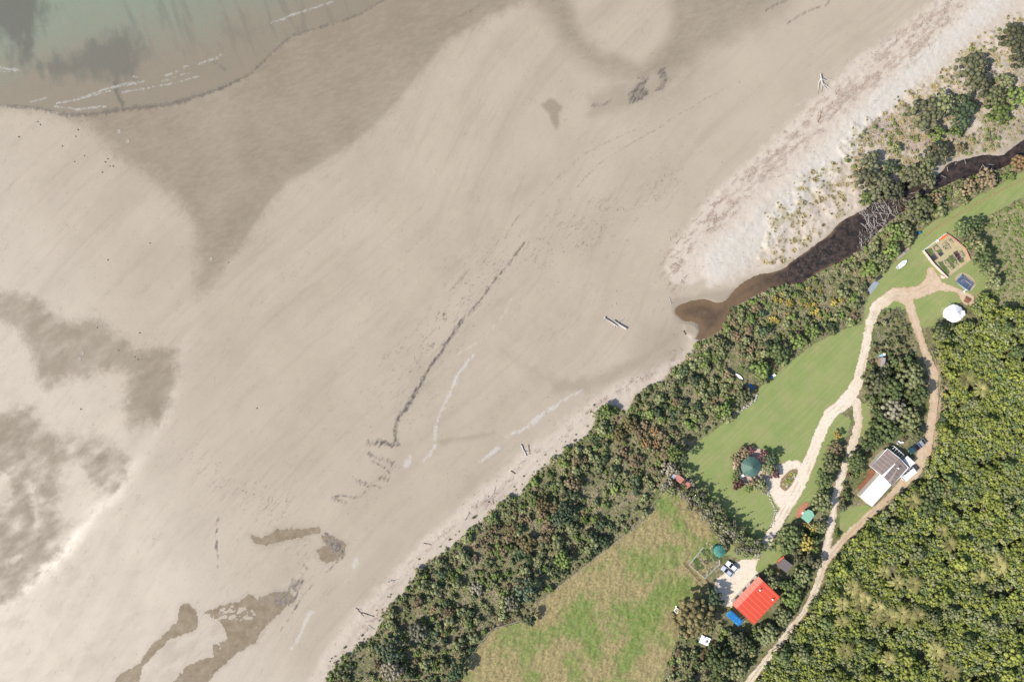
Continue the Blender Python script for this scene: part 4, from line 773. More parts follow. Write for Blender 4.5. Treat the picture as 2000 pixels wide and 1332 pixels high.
# --- small garden shed in the island with blue water drum
t = place('garden_shed', 1724.5, 708, 2.0, 84, 'narrow open shed with grey-pink striped iron roof in the garden island', 'shed')
MB().box((0, 0, .9), (2.9, 1.0, 1.8)).build('wall', M_wall, t); MB().slab([(-1.6, -.75, 1.85), (1.6, -.75, 1.85), (1.6, .75, 2.15), (-1.6, .75, 2.15)], .06).build('roof', [corrugated('grey_striped_iron', (.42, .36, .37), .5, 'Y', .6)], t)
MB().box((0, -.53, .8), (.8, .05, 1.5)).build('door', M_wood, t)
for px, py, mt, l in ((1721.5, 694, M_lb, 'light blue crate at the upper-left end of the narrow striped shed'), (1726.5, 692.5, M_white, 'white box at the upper-right end of the narrow striped shed')):
    o = MB().box((0, 0, .4), (.8, .9, .8)).box((0, 0, .83), (.88, .98, .06)).build('storage_box', mt, None, (*P(px, py, .8), .02), R(-6)); tag(o, l, 'box')
t = place('ladder', 1717, 655, .3, -72, 'old timber ladder lying on the grass beside the garden island', 'ladder')
for s in (-.25, .25): MB().box((0, s, .12), (3.4, .09, .08)).build('rail', M_wood, t)
for k in range(8): MB().box((-1.5+k*.43, 0, .12), (.05, .5, .05)).build('rung', M_wood, t)
t = place('woodpile', 1711, 716, .5, 95, 'small stack of split firewood left of the narrow striped shed', 'firewood')
for k in range(14): MB().tube([(-.7+.18*(k % 7), -.4, .12+.2*(k//7)), (-.7+.18*(k % 7), .4, .12+.2*(k//7))], .09, 6).build('log', M_wood, t)
# --- green roofed cabin with terracotta terrace
t = place('garden_cabin', 1578, 1008, 2.4, 58, 'small cabin with pale green iron roof and reddish-brown terrace beside the pale driveway', 'cabin')
MB().box((0, 0, 1.0), (2.6, 2.2, 2.0)).build('wall', M_wall, t)
MB().prism([(-1.9, -1.5), (1.3, -1.8), (2.2, -.4), (1.9, 1.0), (.6, 1.6), (-1.6, 1.5)], 2.1, 2.2).build('roof', [M_lgreen], t)
MB().prism([(-2.4, 1.3), (-1.9, 2.6), (.6, 2.8), (3.3, 2.2), (3.9, 1.2), (2.6, .7), (.6, 1.0), (-1.4, 1.1)], 0, .12).build('terrace', simple('terracotta', (.40, .17, .11), .9, .15, 2), t)
MB().tube([(-1.9, -1.5, 2.15), (-2.4, -3.3, 1.9)], .04, 5).build('downpipe', M_white, t); MB().box((0, 1.13, .9), (.8, .05, 1.8)).build('door', M_white, t); MB().box((1.33, 0, 1.2), (.05, 1.0, .8)).build('window', M_dark, t)
# --- small dark shed
t = place('tool_shed', 1533, 1104, 2.4, -38, 'square shed with dark brownish-grey ribbed roof standing among trees above the red roofed house', 'shed')
MB().box((0, 0, 1.1), (3.3, 2.7, 2.2)).build('wall', M_wall, t); MB().slab([(-1.95, -1.6, 2.25), (1.95, -1.6, 2.25), (1.95, 1.6, 2.55), (-1.95, 1.6, 2.55)], .08).build('roof', [M_slate], t)
MB().box((0, -1.38, 1.0), (.9, .05, 1.9)).build('door', M_wood, t); MB().box((-1.68, 0, 1.3), (.05, .9, .7)).build('window', M_dark, t)
t = place('orange_awning', 1526, 1093, 1.6, 40, 'orange tarpaulin awning against the upper-left side of the dark roofed shed', 'awning')
MB().slab([(-1.2, -.4, 1.5), (1.4, -.4, 1.6), (1.3, .4, 1.5), (-1.0, .3, 1.4)], .03).build('canopy', M_orange, t)
for x in (-1, 1.1): MB().tube([(x, .25, 0), (x, .25, 1.42)], .03, 5).build('pole', M_pipe, t)
# --- beehive box, white caravan wreck by the big tree
t = place('animal_trough', 1322, 1192, .7, -40, 'square white-rimmed box with tan inside standing alone at the paddock edge', 'trough')
for a, b in (((0, .62), (1.4, .16)), ((0, -.62), (1.4, .16)), ((.62, 0), (.16, 1.1)), ((-.62, 0), (.16, 1.1))): MB().box((a[0], a[1], .35), (b[0], b[1], .7)).build('side', M_white, t)
MB().box((0, 0, .3), (1.08, 1.08, .3)).build('straw', M_straw, t); MB().box((-.9, .75, .15), (.5, .4, .3), .4).build('step', M_white, t)
t = place('scrap_trailer', 1377, 1251, .8, -22, 'small white flat deck trailer loaded with round junk below the big round tree', 'trailer')
MB().box((0, 0, .55), (3.2, 2.6, .08)).build('deck', M_white, t)
for s in (-1, 1): wheel_at(t, 0, s*1.35, .3, .2)
MB().tube([(-1.6, 0, .5), (-2.9, .2, .45)], .06, 6).build('drawbar', M_white, t)
for x, y, r in ((.5, -.2, .42), (-.6, .8, .3)): MB().lathe([(r, .6), (r, .95), (r*.6, 1.0)], 14, 0, (x, y)).build('drum', M_galv if r > .35 else M_canvas, t)
# --- vegetable plot by the cars
zq = lambda p: [(1320+a*.0751, 1050+b*.0751) for a, b in p]
def run_fence(name, label, pts, h, mt, zp=True, step=2.0, rails=2, base=None, grp=None):
    pw = [P(*p) for p in pts]; cx, cy = pw[0]; t = empty(name, (cx, cy, 0), 0, label, 'fence', grp)
    for (a, b) in zip(pw[:-1], pw[1:]):
        a = Vector((a[0]-cx, a[1]-cy, 0)); b = Vector((b[0]-cx, b[1]-cy, 0)); d = b-a; L = d.length; n = max(1, round(L/step)); ang = math.atan2(d.y, d.x)
        for k in range(n+(1 if b is not None else 0)): p = a+d*k/n; MB().box((p.x, p.y, h/2), (.1, .1, h), ang).build('post', M_wood, t)
        c = (a+b)/2; q = MB()
        for r_ in range(rails): q.box((c.x, c.y, h*(.95-.5*r_)), (L, .07, .10), ang)
        q.build('rail', mt, t)
    return t
run_fence('plot_fence', 'pale pipe and netting fence around the small vegetable plot beside the two cars', zq([(705, 225), (540, 430), (330, 680), (735, 1035), (940, 840), (1120, 670), (1115, 555)]), 1.0, simple('pale_rail', (.55, .58, .55), .6))
run_fence('outer_rail_fence', 'dark weathered rail fence outside the lower-left corner of the vegetable plot', zq([(170, 660), (400, 920), (480, 1010), (680, 1225)]), .9, M_wood)
run_fence('tank_rail', 'short white rail fence above the green water tank', zq([(1010, 225), (1125, 110), (1290, 250)]), 1.0, M_white)
for i, (p, kd, l) in enumerate([([(560, 440), (590, 420), (760, 700), (700, 720)], 's', 'narrow bed of bare brown earth in the small plot by the cars'), ([(420, 560), (540, 540), (760, 800), (560, 830)], 'g', 'bright green vegetable bed in the lower-left of the small plot by the cars'), ([(640, 320), (720, 300), (960, 640), (860, 640)], 'l', 'long leafy bed in the middle of the small plot by the cars'), ([(760, 270), (850, 340), (1090, 560), (1000, 600)], 'l', 'long leafy bed on the tank side of the small plot by the cars'), ([(700, 920), (760, 990), (930, 830), (860, 780)], 's', 'bare earth bed at the lower corner of the small plot by the cars'), ([(760, 130), (860, 110), (1000, 250), (920, 320)], 's', 'square bed of dry flowers above the green water tank'), ([(700, 620), (790, 570), (850, 640), (780, 720)], 'p', 'dark purple vegetable patch in the middle of the small plot')]): bed(zq(p), kd, l, 'beds in the small plot', hgt=.22, nm='vegetable_bed')
# --- boards, chairs and canoe near the main lawn
zc = lambda a, b: (1400+a*.0901, 660+b*.0901)
def canoe(px, py, rz, L, mt, label, cat, name='surfboard', wd=.42):
    out = [(L/2*math.cos(a), wd*math.sin(a)*(1-.25*abs(math.cos(a)))) for a in [k*math.pi/10 for k in range(20)]]
    o = MB().prism(out, .28, .38).box((0, 0, .14), (.5, .3, .28)).build(name, mt, None, (*P(px, py), .02), R(rz)); return tag(o, label, cat)
canoe(*zc(480, 835), -40, 3.0, M_canvas, 'cream white surfboard lying among the scrub beside the narrow grass path', 'surfboard')
canoe(*zc(740, 1050), -42, 2.4, M_bluep, 'blue kayak at the edge of the main lawn', 'kayak', 'kayak', .38)
t = place('deck_chair', *zc(1215, 835), .7, 40, 'blue and white deck chair in the bushes at the top edge of the main lawn', 'chair')
MB().slab([(-.9, -.3, .45), (.3, -.3, .3), (.3, .3, .3), (-.9, .3, .45)], .04).build('seat', M_bluep, t); MB().slab([(.3, -.35, .35), (1.0, -.35, .8), (1.0, .35, .8), (.3, .35, .35)], .04).build('backrest', M_white, t)
for x in (-.7, .5):
    for y in (-.25, .25): MB().box((x, y, .16), (.05, .05, .32)).build('leg', M_wood, t)
# --- rusty iron sheds in the shelter hedge
za = lambda a, b: (1290+a*.1201, 850+b*.1201)
for (a, b, L, W_, l, rz, mt) in ((300, 705, 3.0, 2.0, 'rusty red iron roofed shed at the upper-left end of the grey hedge', -38, M_tin), (430, 800, 2.4, 2.0, 'second rusty red roofed shed half hidden in the grey hedge', -38, M_tin), (215, 670, 1.0, 1.6, 'small shed with a pale grey roof at the tip of the grey hedge', -38, M_galv)):
    t = place('hedge_shed', *za(a, b), 2.2, rz, l, 'shed'); MB().box((0, 0, 1.0), (L-.2, W_-.2, 2.0)).build('wall', M_wall, t)
    MB().slab([(-L/2, -W_/2, 2.05), (L/2, -W_/2, 2.05), (L/2, W_/2, 2.3), (-L/2, W_/2, 2.3)], .06).build('roof', mt, t); MB().box((0, -W_/2+.08, .9), (.7, .05, 1.7)).build('door', M_wood, t)
o = MB().tube([(-1.6, 0, 1.2), (1.6, 0, 1.25)], .06, 5).tube([(-1.6, 0, 0), (-1.6, 0, 1.25)], .05, 5).tube([(1.6, 0, 0), (1.6, 0, 1.25)], .05, 5).build('hitching_rail', M_lb, None, (*za(0, 0), 0)); o.location = (*P(*za(400, 690)), 0); o.rotation_euler = (0, 0, R(-40)); tag(o, 'thin pale blue rail standing between the rusty sheds and the lawn', 'rail')
canoe(*za(675, 935), -35, 1.6, M_redl, 'small red kayak lying in the shade at the hedge foot', 'kayak', 'kayak', .22)
# paddock fence along the scrub
run_fence('paddock_fence', 'wire and post fence following the scrub edge of the rough paddock', [(905, 1296), (962, 1226), (1032, 1206), (1048, 1178), (1112, 1127), (1182, 1072), (1252, 1017), (1292, 960)], 1.1, M_wood, step=3.2, rails=2)
run_fence('road_bank_fence', 'low dark pipe rail along the outer edge of the dirt track bend', zr([(1385, 850), (1450, 1000), (1475, 1090), (1530, 1130), (1545, 1300)], 1650, 580, .1201)+[(1833, 760), (1828, 800), (1829, 830)], .6, M_wood, step=2.5, rails=1)
# flower bed border in the gravel circle
t = place('flower_bed', 1540, 938, .2, 0, 'teardrop flower bed with brown bark border between the white gravel arms', 'flower bed')
bp = [(P(*p)[0]-t.location.x, P(*p)[1]-t.location.y) for p in smooth_ring(zr([(1140,960),(1080,970),(1010,1040),(990,1110),(1040,1150),(1080,1110),(1110,1050),(1140,1000)], 1300, 700, .2252))]
MB().prism([(a*1.05, b*1.05) for a, b in bp], 0, .08).build('border', simple('bark_mulch', (.26, .17, .10), .95, .2, 3), t)
q = MB()
for k in range(90):
    a = random.random()*6.28; u = math.sqrt(random.random())*.72; i = random.randrange(len(bp)); x, y = bp[i][0]*u, bp[i][1]*u; tuft_pts(q, [(x, y), (x+.2, y), (x+.2, y+.2), (x, y+.2)], 1, .08, random.choice([0, 0, 1, 0, 2]), .28)
q.build('flowers', [M_leafy, simple('yellow_petals', (.45, .36, .05), .8), simple('white_petals', (.6, .58, .5), .8)], t)
q = MB(); r_ = random.Random(4)
stones = smooth_pts([(1498, 955), (1503, 968), (1508, 980), (1514, 990), (1516, 1000), (1514, 1012), (1508, 1024)])
for i, (px, py) in enumerate(stones[::1]):
    x, y = P(px+r_.uniform(-3, 3), py+r_.uniform(-2, 2)); o = MB().lathe([(.2, 0), (.26, .12), (.16, .26), (.03, .3)], 7).build('border_stone', M_stone, None, (x, y, .02), r_.random()*6); o.scale = (r_.uniform(.8, 1.6), r_.uniform(.8, 1.3), 1)
    tag(o, 'rounded pale stone edging the white gravel where the lawn curves', 'stone', 'stones edging the gravel turning area')
q = MB()
for i, (px, py) in enumerate(smooth_pts([(1410, 822), (1425, 815), (1437, 806), (1450, 798), (1462, 792), (1472, 783), (1478, 772)])):
    x, y = P(px+r_.uniform(-2, 2), py+r_.uniform(-2, 2)); o = MB().lathe([(.25, 0), (.32, .14), (.2, .3), (.03, .34)], 7).build('lawn_stone', M_stone, None, (x, y, .02), r_.random()*6); o.scale = (r_.uniform(.8, 1.7), r_.uniform(.8, 1.3), 1)
    tag(o, 'rounded stone edging the top-left curve of the main lawn', 'stone', 'stones edging the main lawn')
# ================================================================ VEGETATION
def leaf_mat(name, dark, light, accent=None, af=.12, rough=.75):
    m = NT(name); t = m.attr('tint'); g = m.n('ShaderNodeNewGeometry').outputs['Position']
    c = m.mix(m.rng_(t, .0, 1.), dark, light)
    c = m.mix(m.rng_(m.noise(g, .09, 2), .35, .65, 0, .55), c, tuple(a*.55+b*.25 for a, b in zip(dark, light)))
    if accent: c = m.mix(m.rng_(m.noise(g, .22, 3, .7), .60, .72, 0, .8), c, accent)
    oi = m.n('ShaderNodeObjectInfo').outputs['Random']; k = m.n('ShaderNodeVectorMath', operation='SCALE'); m.t.links.new(c, k.inputs[0])
    m.t.links.new(m.rng_(oi, 0, 1, .66, 1.32), k.inputs['Scale']); m.b.inputs['Specular IOR Level'].default_value = .18
    return m.out(k.outputs[0], rough)
def cloud(lobes, leaf, dens, seed, core=True, up=-.35, jit=.55):
    r = np.random.default_rng(seed); Vs = []; Fs = []; Ts = []; b = 0
    for (cx, cy, cz, rad, tint) in lobes:
        n = max(6, int(dens*rad*rad/(leaf*leaf))); d = r.normal(size=(n*2, 3)); d /= np.linalg.norm(d, axis=1)[:, None]; d = d[d[:, 2] > up][:n]; n = len(d)
        p = d*(rad*r.uniform(.72, 1.16, (n, 1)))*np.array([1, 1, .85])+np.array([cx, cy, cz])
        nn = d+r.normal(size=(n, 3))*jit; nn /= np.linalg.norm(nn, axis=1)[:, None]
        a = np.cross(nn, r.normal(size=(n, 3))); a /= np.linalg.norm(a, axis=1)[:, None]; c = np.cross(nn, a)
        s = leaf*r.uniform(.6, 1.25, (n, 1)); a = a*s*.62; c = c*s*.40
        q = np.stack([p-a, p-c*.9, p+a, p+c], 1).reshape(-1, 3); Vs.append(q); Fs.append(np.arange(4*n).reshape(-1, 4)+b); b += 4*n
        Ts.append(np.clip(tint+r.uniform(-.28, .28, n), 0, 1))
        if core:
            nu, nv = 8, 4; vv = []
            for j in range(nv+1):
                ph = math.pi*(.5-.85*j/nv)
                for i in range(nu): th = 2*math.pi*i/nu; k = rad*.72*r.uniform(.85, 1.12); vv.append((cx+k*math.cos(ph)*math.cos(th), cy+k*math.cos(ph)*math.sin(th), cz+k*.85*math.sin(ph)))
            ff = [(j*nu+(i+1)%nu, j*nu+i, (j+1)*nu+i, (j+1)*nu+(i+1)%nu) for j in range(nv) for i in range(nu)]
            Vs.append(np.array(vv)); Fs.append(np.array(ff)+b); b += len(vv); Ts.append(np.full(len(ff), np.clip(tint-.05, 0, 1)))
    return np.concatenate(Vs), np.concatenate(Fs), np.concatenate(Ts)
def dome(Rr, Hh, n, lr, seed, z0=.35, flat=1.):
    r = random.Random(seed); L = []
    for k in range(n):
        a = k*2.39996+r.uniform(-.4, .4); u = math.sqrt((k+.3)/n); rr = Rr*max(0, u)*(1-lr*.55)*r.uniform(.85, 1.1)
        z = Hh*(z0+(1-z0-lr*Rr/Hh*.7)*math.sqrt(max(0, 1-(u*.93)**2)))*r.uniform(.9, 1.05)
        L.append((rr*math.cos(a), rr*math.sin(a), max(z, lr*Rr*.4), Rr*lr*r.uniform(.75, 1.2), r.uniform(.15, .85)))
    return L
def trunk_arr(h, r0, spread, seed, n=4, seg=5):
    r = random.Random(seed); q = MB(); top = (r.uniform(-.1, .1)*h, r.uniform(-.1, .1)*h, h*.62); q.tube([(0, 0, -.1), (top[0]*.4, top[1]*.4, h*.3), top], [r0, r0*.75, r0*.4], seg)
    for k in range(n):
        a = 6.28*k/n+r.random(); q.tube([(top[0]*.4, top[1]*.4, h*(.28+.06*k)), (spread*.5*math.cos(a), spread*.5*math.sin(a), h*.58), (spread*.8*math.cos(a), spread*.8*math.sin(a), h*.75)], [r0*.5, r0*.3, r0*.12], 4)
    return q
def blades(n, L, W_, lift, droop, seed, rad0=.05, segs=2, tintr=(0, 1), z0=0.):
    r = np.random.default_rng(seed); V = []; F = []; T = []
    for k in range(n):
        a = r.random()*6.283; l = L*r.uniform(.55, 1.1); el = r.uniform(*lift); d = np.array([math.cos(a), math.sin(a)]); s = np.array([-d[1], d[0]]); t = r.uniform(*tintr); b = len(V)
        for i in range(segs+1):
            u = i/segs; w_ = W_*(1-u*.85)*.5; hr = rad0+l*math.cos(el)*u; z = z0+l*math.sin(el)*u-droop*l*u*u
            V += [(*(d*hr-s*w_), max(z, .02)), (*(d*hr+s*w_), max(z, .02))]
        for i in range(segs): F.append((b+2*i, b+2*i+1, b+2*i+3, b+2*i+2)); T.append(t)
    return np.array(V), np.array(F), np.array(T)
def fern(seed, nf=10, L=2.75, H_=4.):
    r = np.random.default_rng(seed); V = []; F = []; T = []
    for k in range(nf):
        a = 6.283*k/nf+r.uniform(-.15, .15); l = L*r.uniform(.8, 1.1); t0 = r.uniform(.3, 1)
        d = np.array([math.cos(a), math.sin(a)]); s = np.array([-d[1], d[0]]); ns = 11
        def pt(u): return np.array([*(d*(.1+l*u)), H_+.65*math.sin(u*2.2)*l*.35-.55*u*u*l*.4])
        for i in range(ns):
            u = (i+.5)/ns; p = pt(u); wd = .27*l*math.sin(math.pi*min(.98, u*.8+.14))*.62; fwd = pt(min(1, u+.10))-p
            for sg in (-1, 1):
                tip = p+np.array([*(s*sg*wd), -.12*wd])+fwd*1.1; b = len(V); V += [p, p+fwd*.45, tip+fwd*.15, tip-fwd*.25][::sg]; F.append((b, b+1, b+2, b+3)); T.append(np.clip(t0+r.uniform(-.25, .25), 0, 1))
    return np.array(V), np.array(F), np.array(T)
class Proto:      # parts: list of (part name, V, F, T, material)
    def __init__(s, parts, seed=0):
        s.parts = parts; s.me = None
    def meshes(s, name):
        if s.me is None: s.me = [(pn, mesh_np(name+'_'+pn, V, F, [m], fattrs={'tint': T})) for pn, V, F, T, m in s.parts]
        return s.me
def trunk_part(h, r0, sp, seed, n=4):
    q = trunk_arr(h, r0, sp, seed, n); F = [f for f in q.f if len(f) == 4]; return ('trunk', np.array([tuple(v) for v in q.v]), np.array(F), np.zeros(len(F)), M_bark)
def tree_proto(Rr, Hh, n, lr, leaf, dens, seed, mat, z0=.4, tr=.12, jit=.55):
    V, F, T = cloud(dome(Rr, Hh, n, lr, seed, z0), leaf, dens, seed, jit=jit); return Proto([('crown', V, F, T, mat), trunk_part(Hh, tr, Rr, seed)])
def inst(name, pr, loc, rz, s, label, cat, group=None, sz=None):
    ms = pr.meshes(name)
    if len(ms) == 1:
        o = link(name, ms[0][1], None, loc, rz); o.scale = (s, s, sz or s); return tag(o, label, cat, group)
    t = empty(name, loc, rz, label, cat, group); t.scale = (s, s, sz or s)
    for pn, me in ms: link(pn, me, t)
    return t
def join_stuff(name, items, mats, label, cat):     # items: (proto, loc, rz, s)
    Vs = []; Fs = []; Ts = []; Ms = []; b = 0
    for pr, loc, rz, s in items:
        c, n_ = math.cos(rz), math.sin(rz); dt = random.uniform(-.25, .25)
        for pn, V, F, T, m in pr.parts:
            if pn == 'trunk' and len(items) > 150: continue
            v = V*s; v = np.stack([v[:, 0]*c-v[:, 1]*n_+loc[0], v[:, 0]*n_+v[:, 1]*c+loc[1], v[:, 2]+loc[2]], 1)
            Vs.append(v); Fs.append(F+b); b += len(V); Ts.append(np.clip(T+dt, 0, 1)); Ms.append(np.full(len(F), mats.index(m)))
    if not Vs: return
    me = mesh_np(name, np.concatenate(Vs), np.concatenate(Fs), mats, np.concatenate(Ms), fattrs={'tint': np.concatenate(Ts)})
    o = link(name, me); tag(o, label, cat, kind='stuff'); return o
def at(a, px, py):
    i = np.clip(np.searchsorted(gx, px), 0, NX-1); j = np.clip(np.searchsorted(gy, py), 0, NY-1); return a[j, i]
def scatter(mask, sp, seed, bounds=(-40, 2040, -40, 1372), jit=.42):
    r = np.random.default_rng(seed); xs = np.arange(bounds[0], bounds[1], sp); ys = np.arange(bounds[2], bounds[3], sp*.866)
    A, B_ = np.meshgrid(xs, ys); A = A+(np.arange(len(ys))[:, None] % 2)*sp/2; A = A+r.uniform(-jit, jit, A.shape)*sp; B_ = B_+r.uniform(-jit, jit, A.shape)*sp
    A = A.ravel(); B_ = B_.ravel(); k = at(mask, A, B_) > r.random(A.shape); p = np.stack([A[k], B_[k]], 1); r.shuffle(p); return p
BLD = [(1478,1174,48),(1434,1207,20),(1738,912,42),(1705,962,38),(1690,975,22),(1725,945,34),(1728,940,26),(1776,900,14),(1793,872,22),(1778,926,17),(1406,1077,14),(1468,912,38),(1868,612,22),(1886,552,32),(1890,586,14),(1845,500,50),(1761,517,18),(1762,497,16),(1771,489,8),(1706,560,15),(1718,543,8),(1797,455,5),(1724,705,13),(1717,655,12),(1578,1008,27),(1566,992,24),(1531,1104,26),(1526,1093,12),(1322,1192,9),(1377,1251,15),(1380,1105,40),(1326,934,13),(1342,946,12),(1443,735,9),(1467,755,7),(1509,736,7),(1432,715,8),(1440,725,8),(1759,866,8),(1752,884,10),(1430,1110,25),(1540,938,22)]
free = np.where((sd_land < 1) & (sd_lawn > 3) & (sd_road > 5) & (sd_pad > 1) & (sd_st > 1), 1., 0.).astype(np.float32)
for bx_, by_, br_ in BLD: free[(X-bx_)**2+(Y-by_)**2 < (br_+2)**2] = 0
free[sds([(1430,695),(1437,715),(1450,730),(1465,742)], 3) < 3] = 0
HILL = [(1815,615),(1835,595),(1850,600),(1860,640),(1895,615),(1900,590),(1915,560),(1940,590),(2000,610),(2300,600),(2300,1560),(1280,1560),(1405,1400),(1472,1332),(1525,1265),(1580,1200),(1604,1150),(1622,1105),(1660,1060),(1710,1012),(1762,968),(1800,930),(1822,890),(1838,860),(1850,820),(1852,750),(1840,720),(1828,690),(1812,650)]
bank = sdp([(1829,700),(1836,730),(1855,750),(1860,790),(1848,830),(1846,880),(1826,900),(1822,850),(1832,800),(1834,750)])+4*N2
free[bank < 0] *= .12
hill = (sdp(HILL)+3*N2 < 0)
MIDS = [[(1712,600),(1770,600),(1785,680),(1810,740),(1812,800),(1800,860),(1780,880),(1750,860),(1700,900),(1690,960),(1640,1040),(1625,1040),(1640,960),(1680,880),(1700,820),(1690,770),(1700,720),(1710,640)],
        [(1655,850),(1650,900),(1625,960),(1605,1040),(1600,1090),(1580,1160),(1540,1220),(1500,1270),(1440,1332),(1340,1340),(1340,1290),(1380,1260),(1440,1230),(1475,1230),(1530,1170),(1490,1120),(1530,1050),(1560,1010),(1590,960),(1610,900),(1640,870)]]
mid_ = np.minimum(sdp(MIDS[0]), sdp(MIDS[1])) < 0
hedge = sdp([(1285,925),(1340,915),(1400,980),(1450,1030),(1500,1075),(1490,1095),(1430,1078),(1385,1030),(1340,985),(1290,955)])+4*N2 < 0
coast = (free > 0) & ~hill & ~mid_ & ~hedge & (marsh < .5)
# --- materials
L_olive = leaf_mat('olive_leaves', (.075, .09, .04), (.235, .245, .11), (.24, .20, .09)); L_rus = leaf_mat('russet_leaves', (.10, .08, .045), (.25, .19, .11), (.29, .18, .09))
L_brt = leaf_mat('bright_green_leaves', (.06, .095, .025), (.19, .23, .065)); L_drk = leaf_mat('dark_green_leaves', (.028, .044, .024), (.095, .125, .058))
L_pale = leaf_mat('dry_grass_blades', (.24, .21, .12), (.46, .40, .26)); L_gry = leaf_mat('grey_twigs', (.12, .115, .078), (.25, .235, .165))
L_hill = leaf_mat('yellow_green_forest_leaves', (.07, .092, .022), (.25, .268, .058), (.30, .285, .065)); L_hilld = leaf_mat('deep_green_forest_leaves', (.05, .075, .03), (.16, .195, .07))
L_fern = leaf_mat('tree_fern_fronds', (.20, .19, .06), (.42, .37, .14)); L_poh = leaf_mat('dull_olive_leaves', (.06, .065, .035), (.15, .15, .08), (.15, .14, .06))
L_blue = leaf_mat('blue_green_needles', (.042, .062, .038), (.12, .155, .09)); L_yel = leaf_mat('golden_leaves', (.16, .13, .03), (.36, .28, .07)); L_red = leaf_mat('purple_red_leaves', (.055, .025, .03), (.19, .08, .075))
L_flax = leaf_mat('flax_blades', (.08, .09, .05), (.30, .29, .19)); L_pink = leaf_mat('pinkish_seed_heads', (.23, .20, .14), (.41, .365, .28)); L_ora = leaf_mat('orange_leaves', (.17, .11, .05), (.31, .20, .10))
L_tus = leaf_mat('straw_tussock_blades', (.25, .21, .10), (.50, .41, .22)); L_bro = leaf_mat('brownish_olive_leaves', (.07, .06, .025), (.20, .165, .075), (.17, .17, .06))
def shrubset(mat, seed, R0=1.1, H0=1.4, n=7, leaf=.30, dens=1.5, lr=.48):
    return [Proto([('crown', *cloud(dome(R0*k, H0*k, n, lr, seed+i, .25), leaf, dens, seed+i), mat)]) for i, k in enumerate((.85, 1., 1.15, 1.0))]
def grassp(mat, seed, n=60, L=.8, W_=.09, lift=(.3, 1.4), droop=.35): return [Proto([('blades', *blades(n, L, W_, lift, droop, seed+i, segs=2), mat)]) for i in range(3)]
S_ol, S_ru, S_br, S_dk = shrubset(L_olive, 10), shrubset(L_rus, 20, leaf=.28), shrubset(L_brt, 30), shrubset(L_drk, 40)
S_gr = [Proto([('twigs', *blades(160, 1.2, .07, (.2, 1.5), .1, 50+i, segs=1), L_gry)]) for i in range(3)]
S_pa = grassp(L_pale, 60, 90, .95, .12); S_tu = grassp(L_tus, 70, 110, 1.05, .12, (.35, 1.45), .45); S_fl = grassp(L_flax, 80, 46, 1.5, .17, (.2, 1.45), .25)
S_pk = [Proto([('heads', *cloud(dome(.8, .9, 6, .45, 90+i, .3), .22, 1.3, 90+i, core=False), L_pink)]) for i in range(2)]
# --- coastal scrub
def cz(p, k=1.): x, y = P(p[0], p[1], k); return (x, y, float(at(Zg, p[0], p[1])))
def size_word(s, a, b): return 'small' if s < a+(b-a)*.34 else ('large' if s > a+(b-a)*.67 else 'mid-sized')
SCRUB = [((1700, 2100, 0, 470), 'beside the log jam'), ((1560, 1720, 0, 700), 'between the dark stream and upper lawn'), ((1400, 1560, 0, 780), 'between the stream mouth and lawn'), ((1250, 1400, 0, 900), 'left of the main lawn'), ((1300, 2000, 1200, 1400), 'right of the paddock at the bottom'), ((1100, 1330, 0, 1400), 'above the paddock top corner'), ((980, 1100, 0, 1400), 'along the upper paddock edge'), ((850, 980, 0, 1400), 'near the lower paddock edge'), ((0, 2100, 0, 1400), 'near the bottom edge of the view')]
HILLS = [((1760, 1900, 560, 760), 'below the white tent'), ((1900, 2100, 560, 780), 'right of the tent'), ((1820, 1930, 740, 930), 'right of the dirt track bend'), ((1900, 2100, 740, 930), 'at the mid right edge'), ((1690, 1850, 900, 1060), 'below the white van'), ((1850, 2100, 900, 1100), 'above the bottom right corner'), ((1600, 1760, 1000, 1180), 'right of the track fork'), ((1760, 1900, 1060, 1220), 'around the tree fern cluster'), ((1400, 1640, 1180, 1400), 'beside the lower dirt track'), ((1640, 1800, 1180, 1400), 'near the bottom edge'), ((0, 2100, 0, 1400), 'in the bottom right corner')]
def quad(p): return ('upper' if (p[1] % 180) < 90 else 'lower')+(' left' if (p[0] % 140) < 70 else ' right')+' of the bush'
def where(p, table):
    for (a, b, c, d), t_ in table:
        if a <= p[0] < b and (c or -99) <= p[1] < d: return t_
    return table[-1][1]
def plant(name, pts, protos, smin, smax, label, cat, group, limit=300, seed=0, zr_=1.0, table=None):
    r = random.Random(seed); its = [(r.choice(protos), cz(p, zr_), r.random()*6.28, smin+(smax-smin)*r.random()**1.5, p) for p in pts]; its.sort(key=lambda q: -q[3])
    for pr, loc, rz, s, p in its[:limit]: inst(name, pr, loc, rz, s, size_word(s, smin, smax)+' '+label+(', '+quad(p)+' ' if table is HILLS else (', '+('sandward' if float(at(sd_land, *p)) > -38 else 'inland')+' side of the scrub ' if table is None else ' '))+where(p, table or SCRUB), cat, group, sz=s*r.uniform(.85, 1.15))
    return [q[:4] for q in its[limit:]]
gaps = ss(-.55, -.15, fb(30, 611, 3)+.3*N2)
cp = scatter(coast.astype(np.float32)*.84*(.14+.86*gaps), 11.2, 5, jit=.6); nz = at(N1, cp[:, 0], cp[:, 1]); nz2 = at(fb(28, 401, 3), cp[:, 0], cp[:, 1]); dl = -at(sd_land, cp[:, 0], cp[:, 1])
rr = np.random.default_rng(3).random(len(cp))
near = lambda c, R_: ((cp[:, 0]-c[0])**2+(cp[:, 1]-c[1])**2 < R_**2)
rus = (near((1265, 870), 60) | near((1240, 840), 45) | near((1010, 1040), 35) | near((1050, 1020), 50) | near((960, 1070), 40)) & (rr < .55) | (nz2 > .35) & (rr < .3)
gold = (near((1545, 600), 48) | near((1600, 590), 45) | near((1625, 600), 30)) & (rr < .5)
edge_ = dl < 16
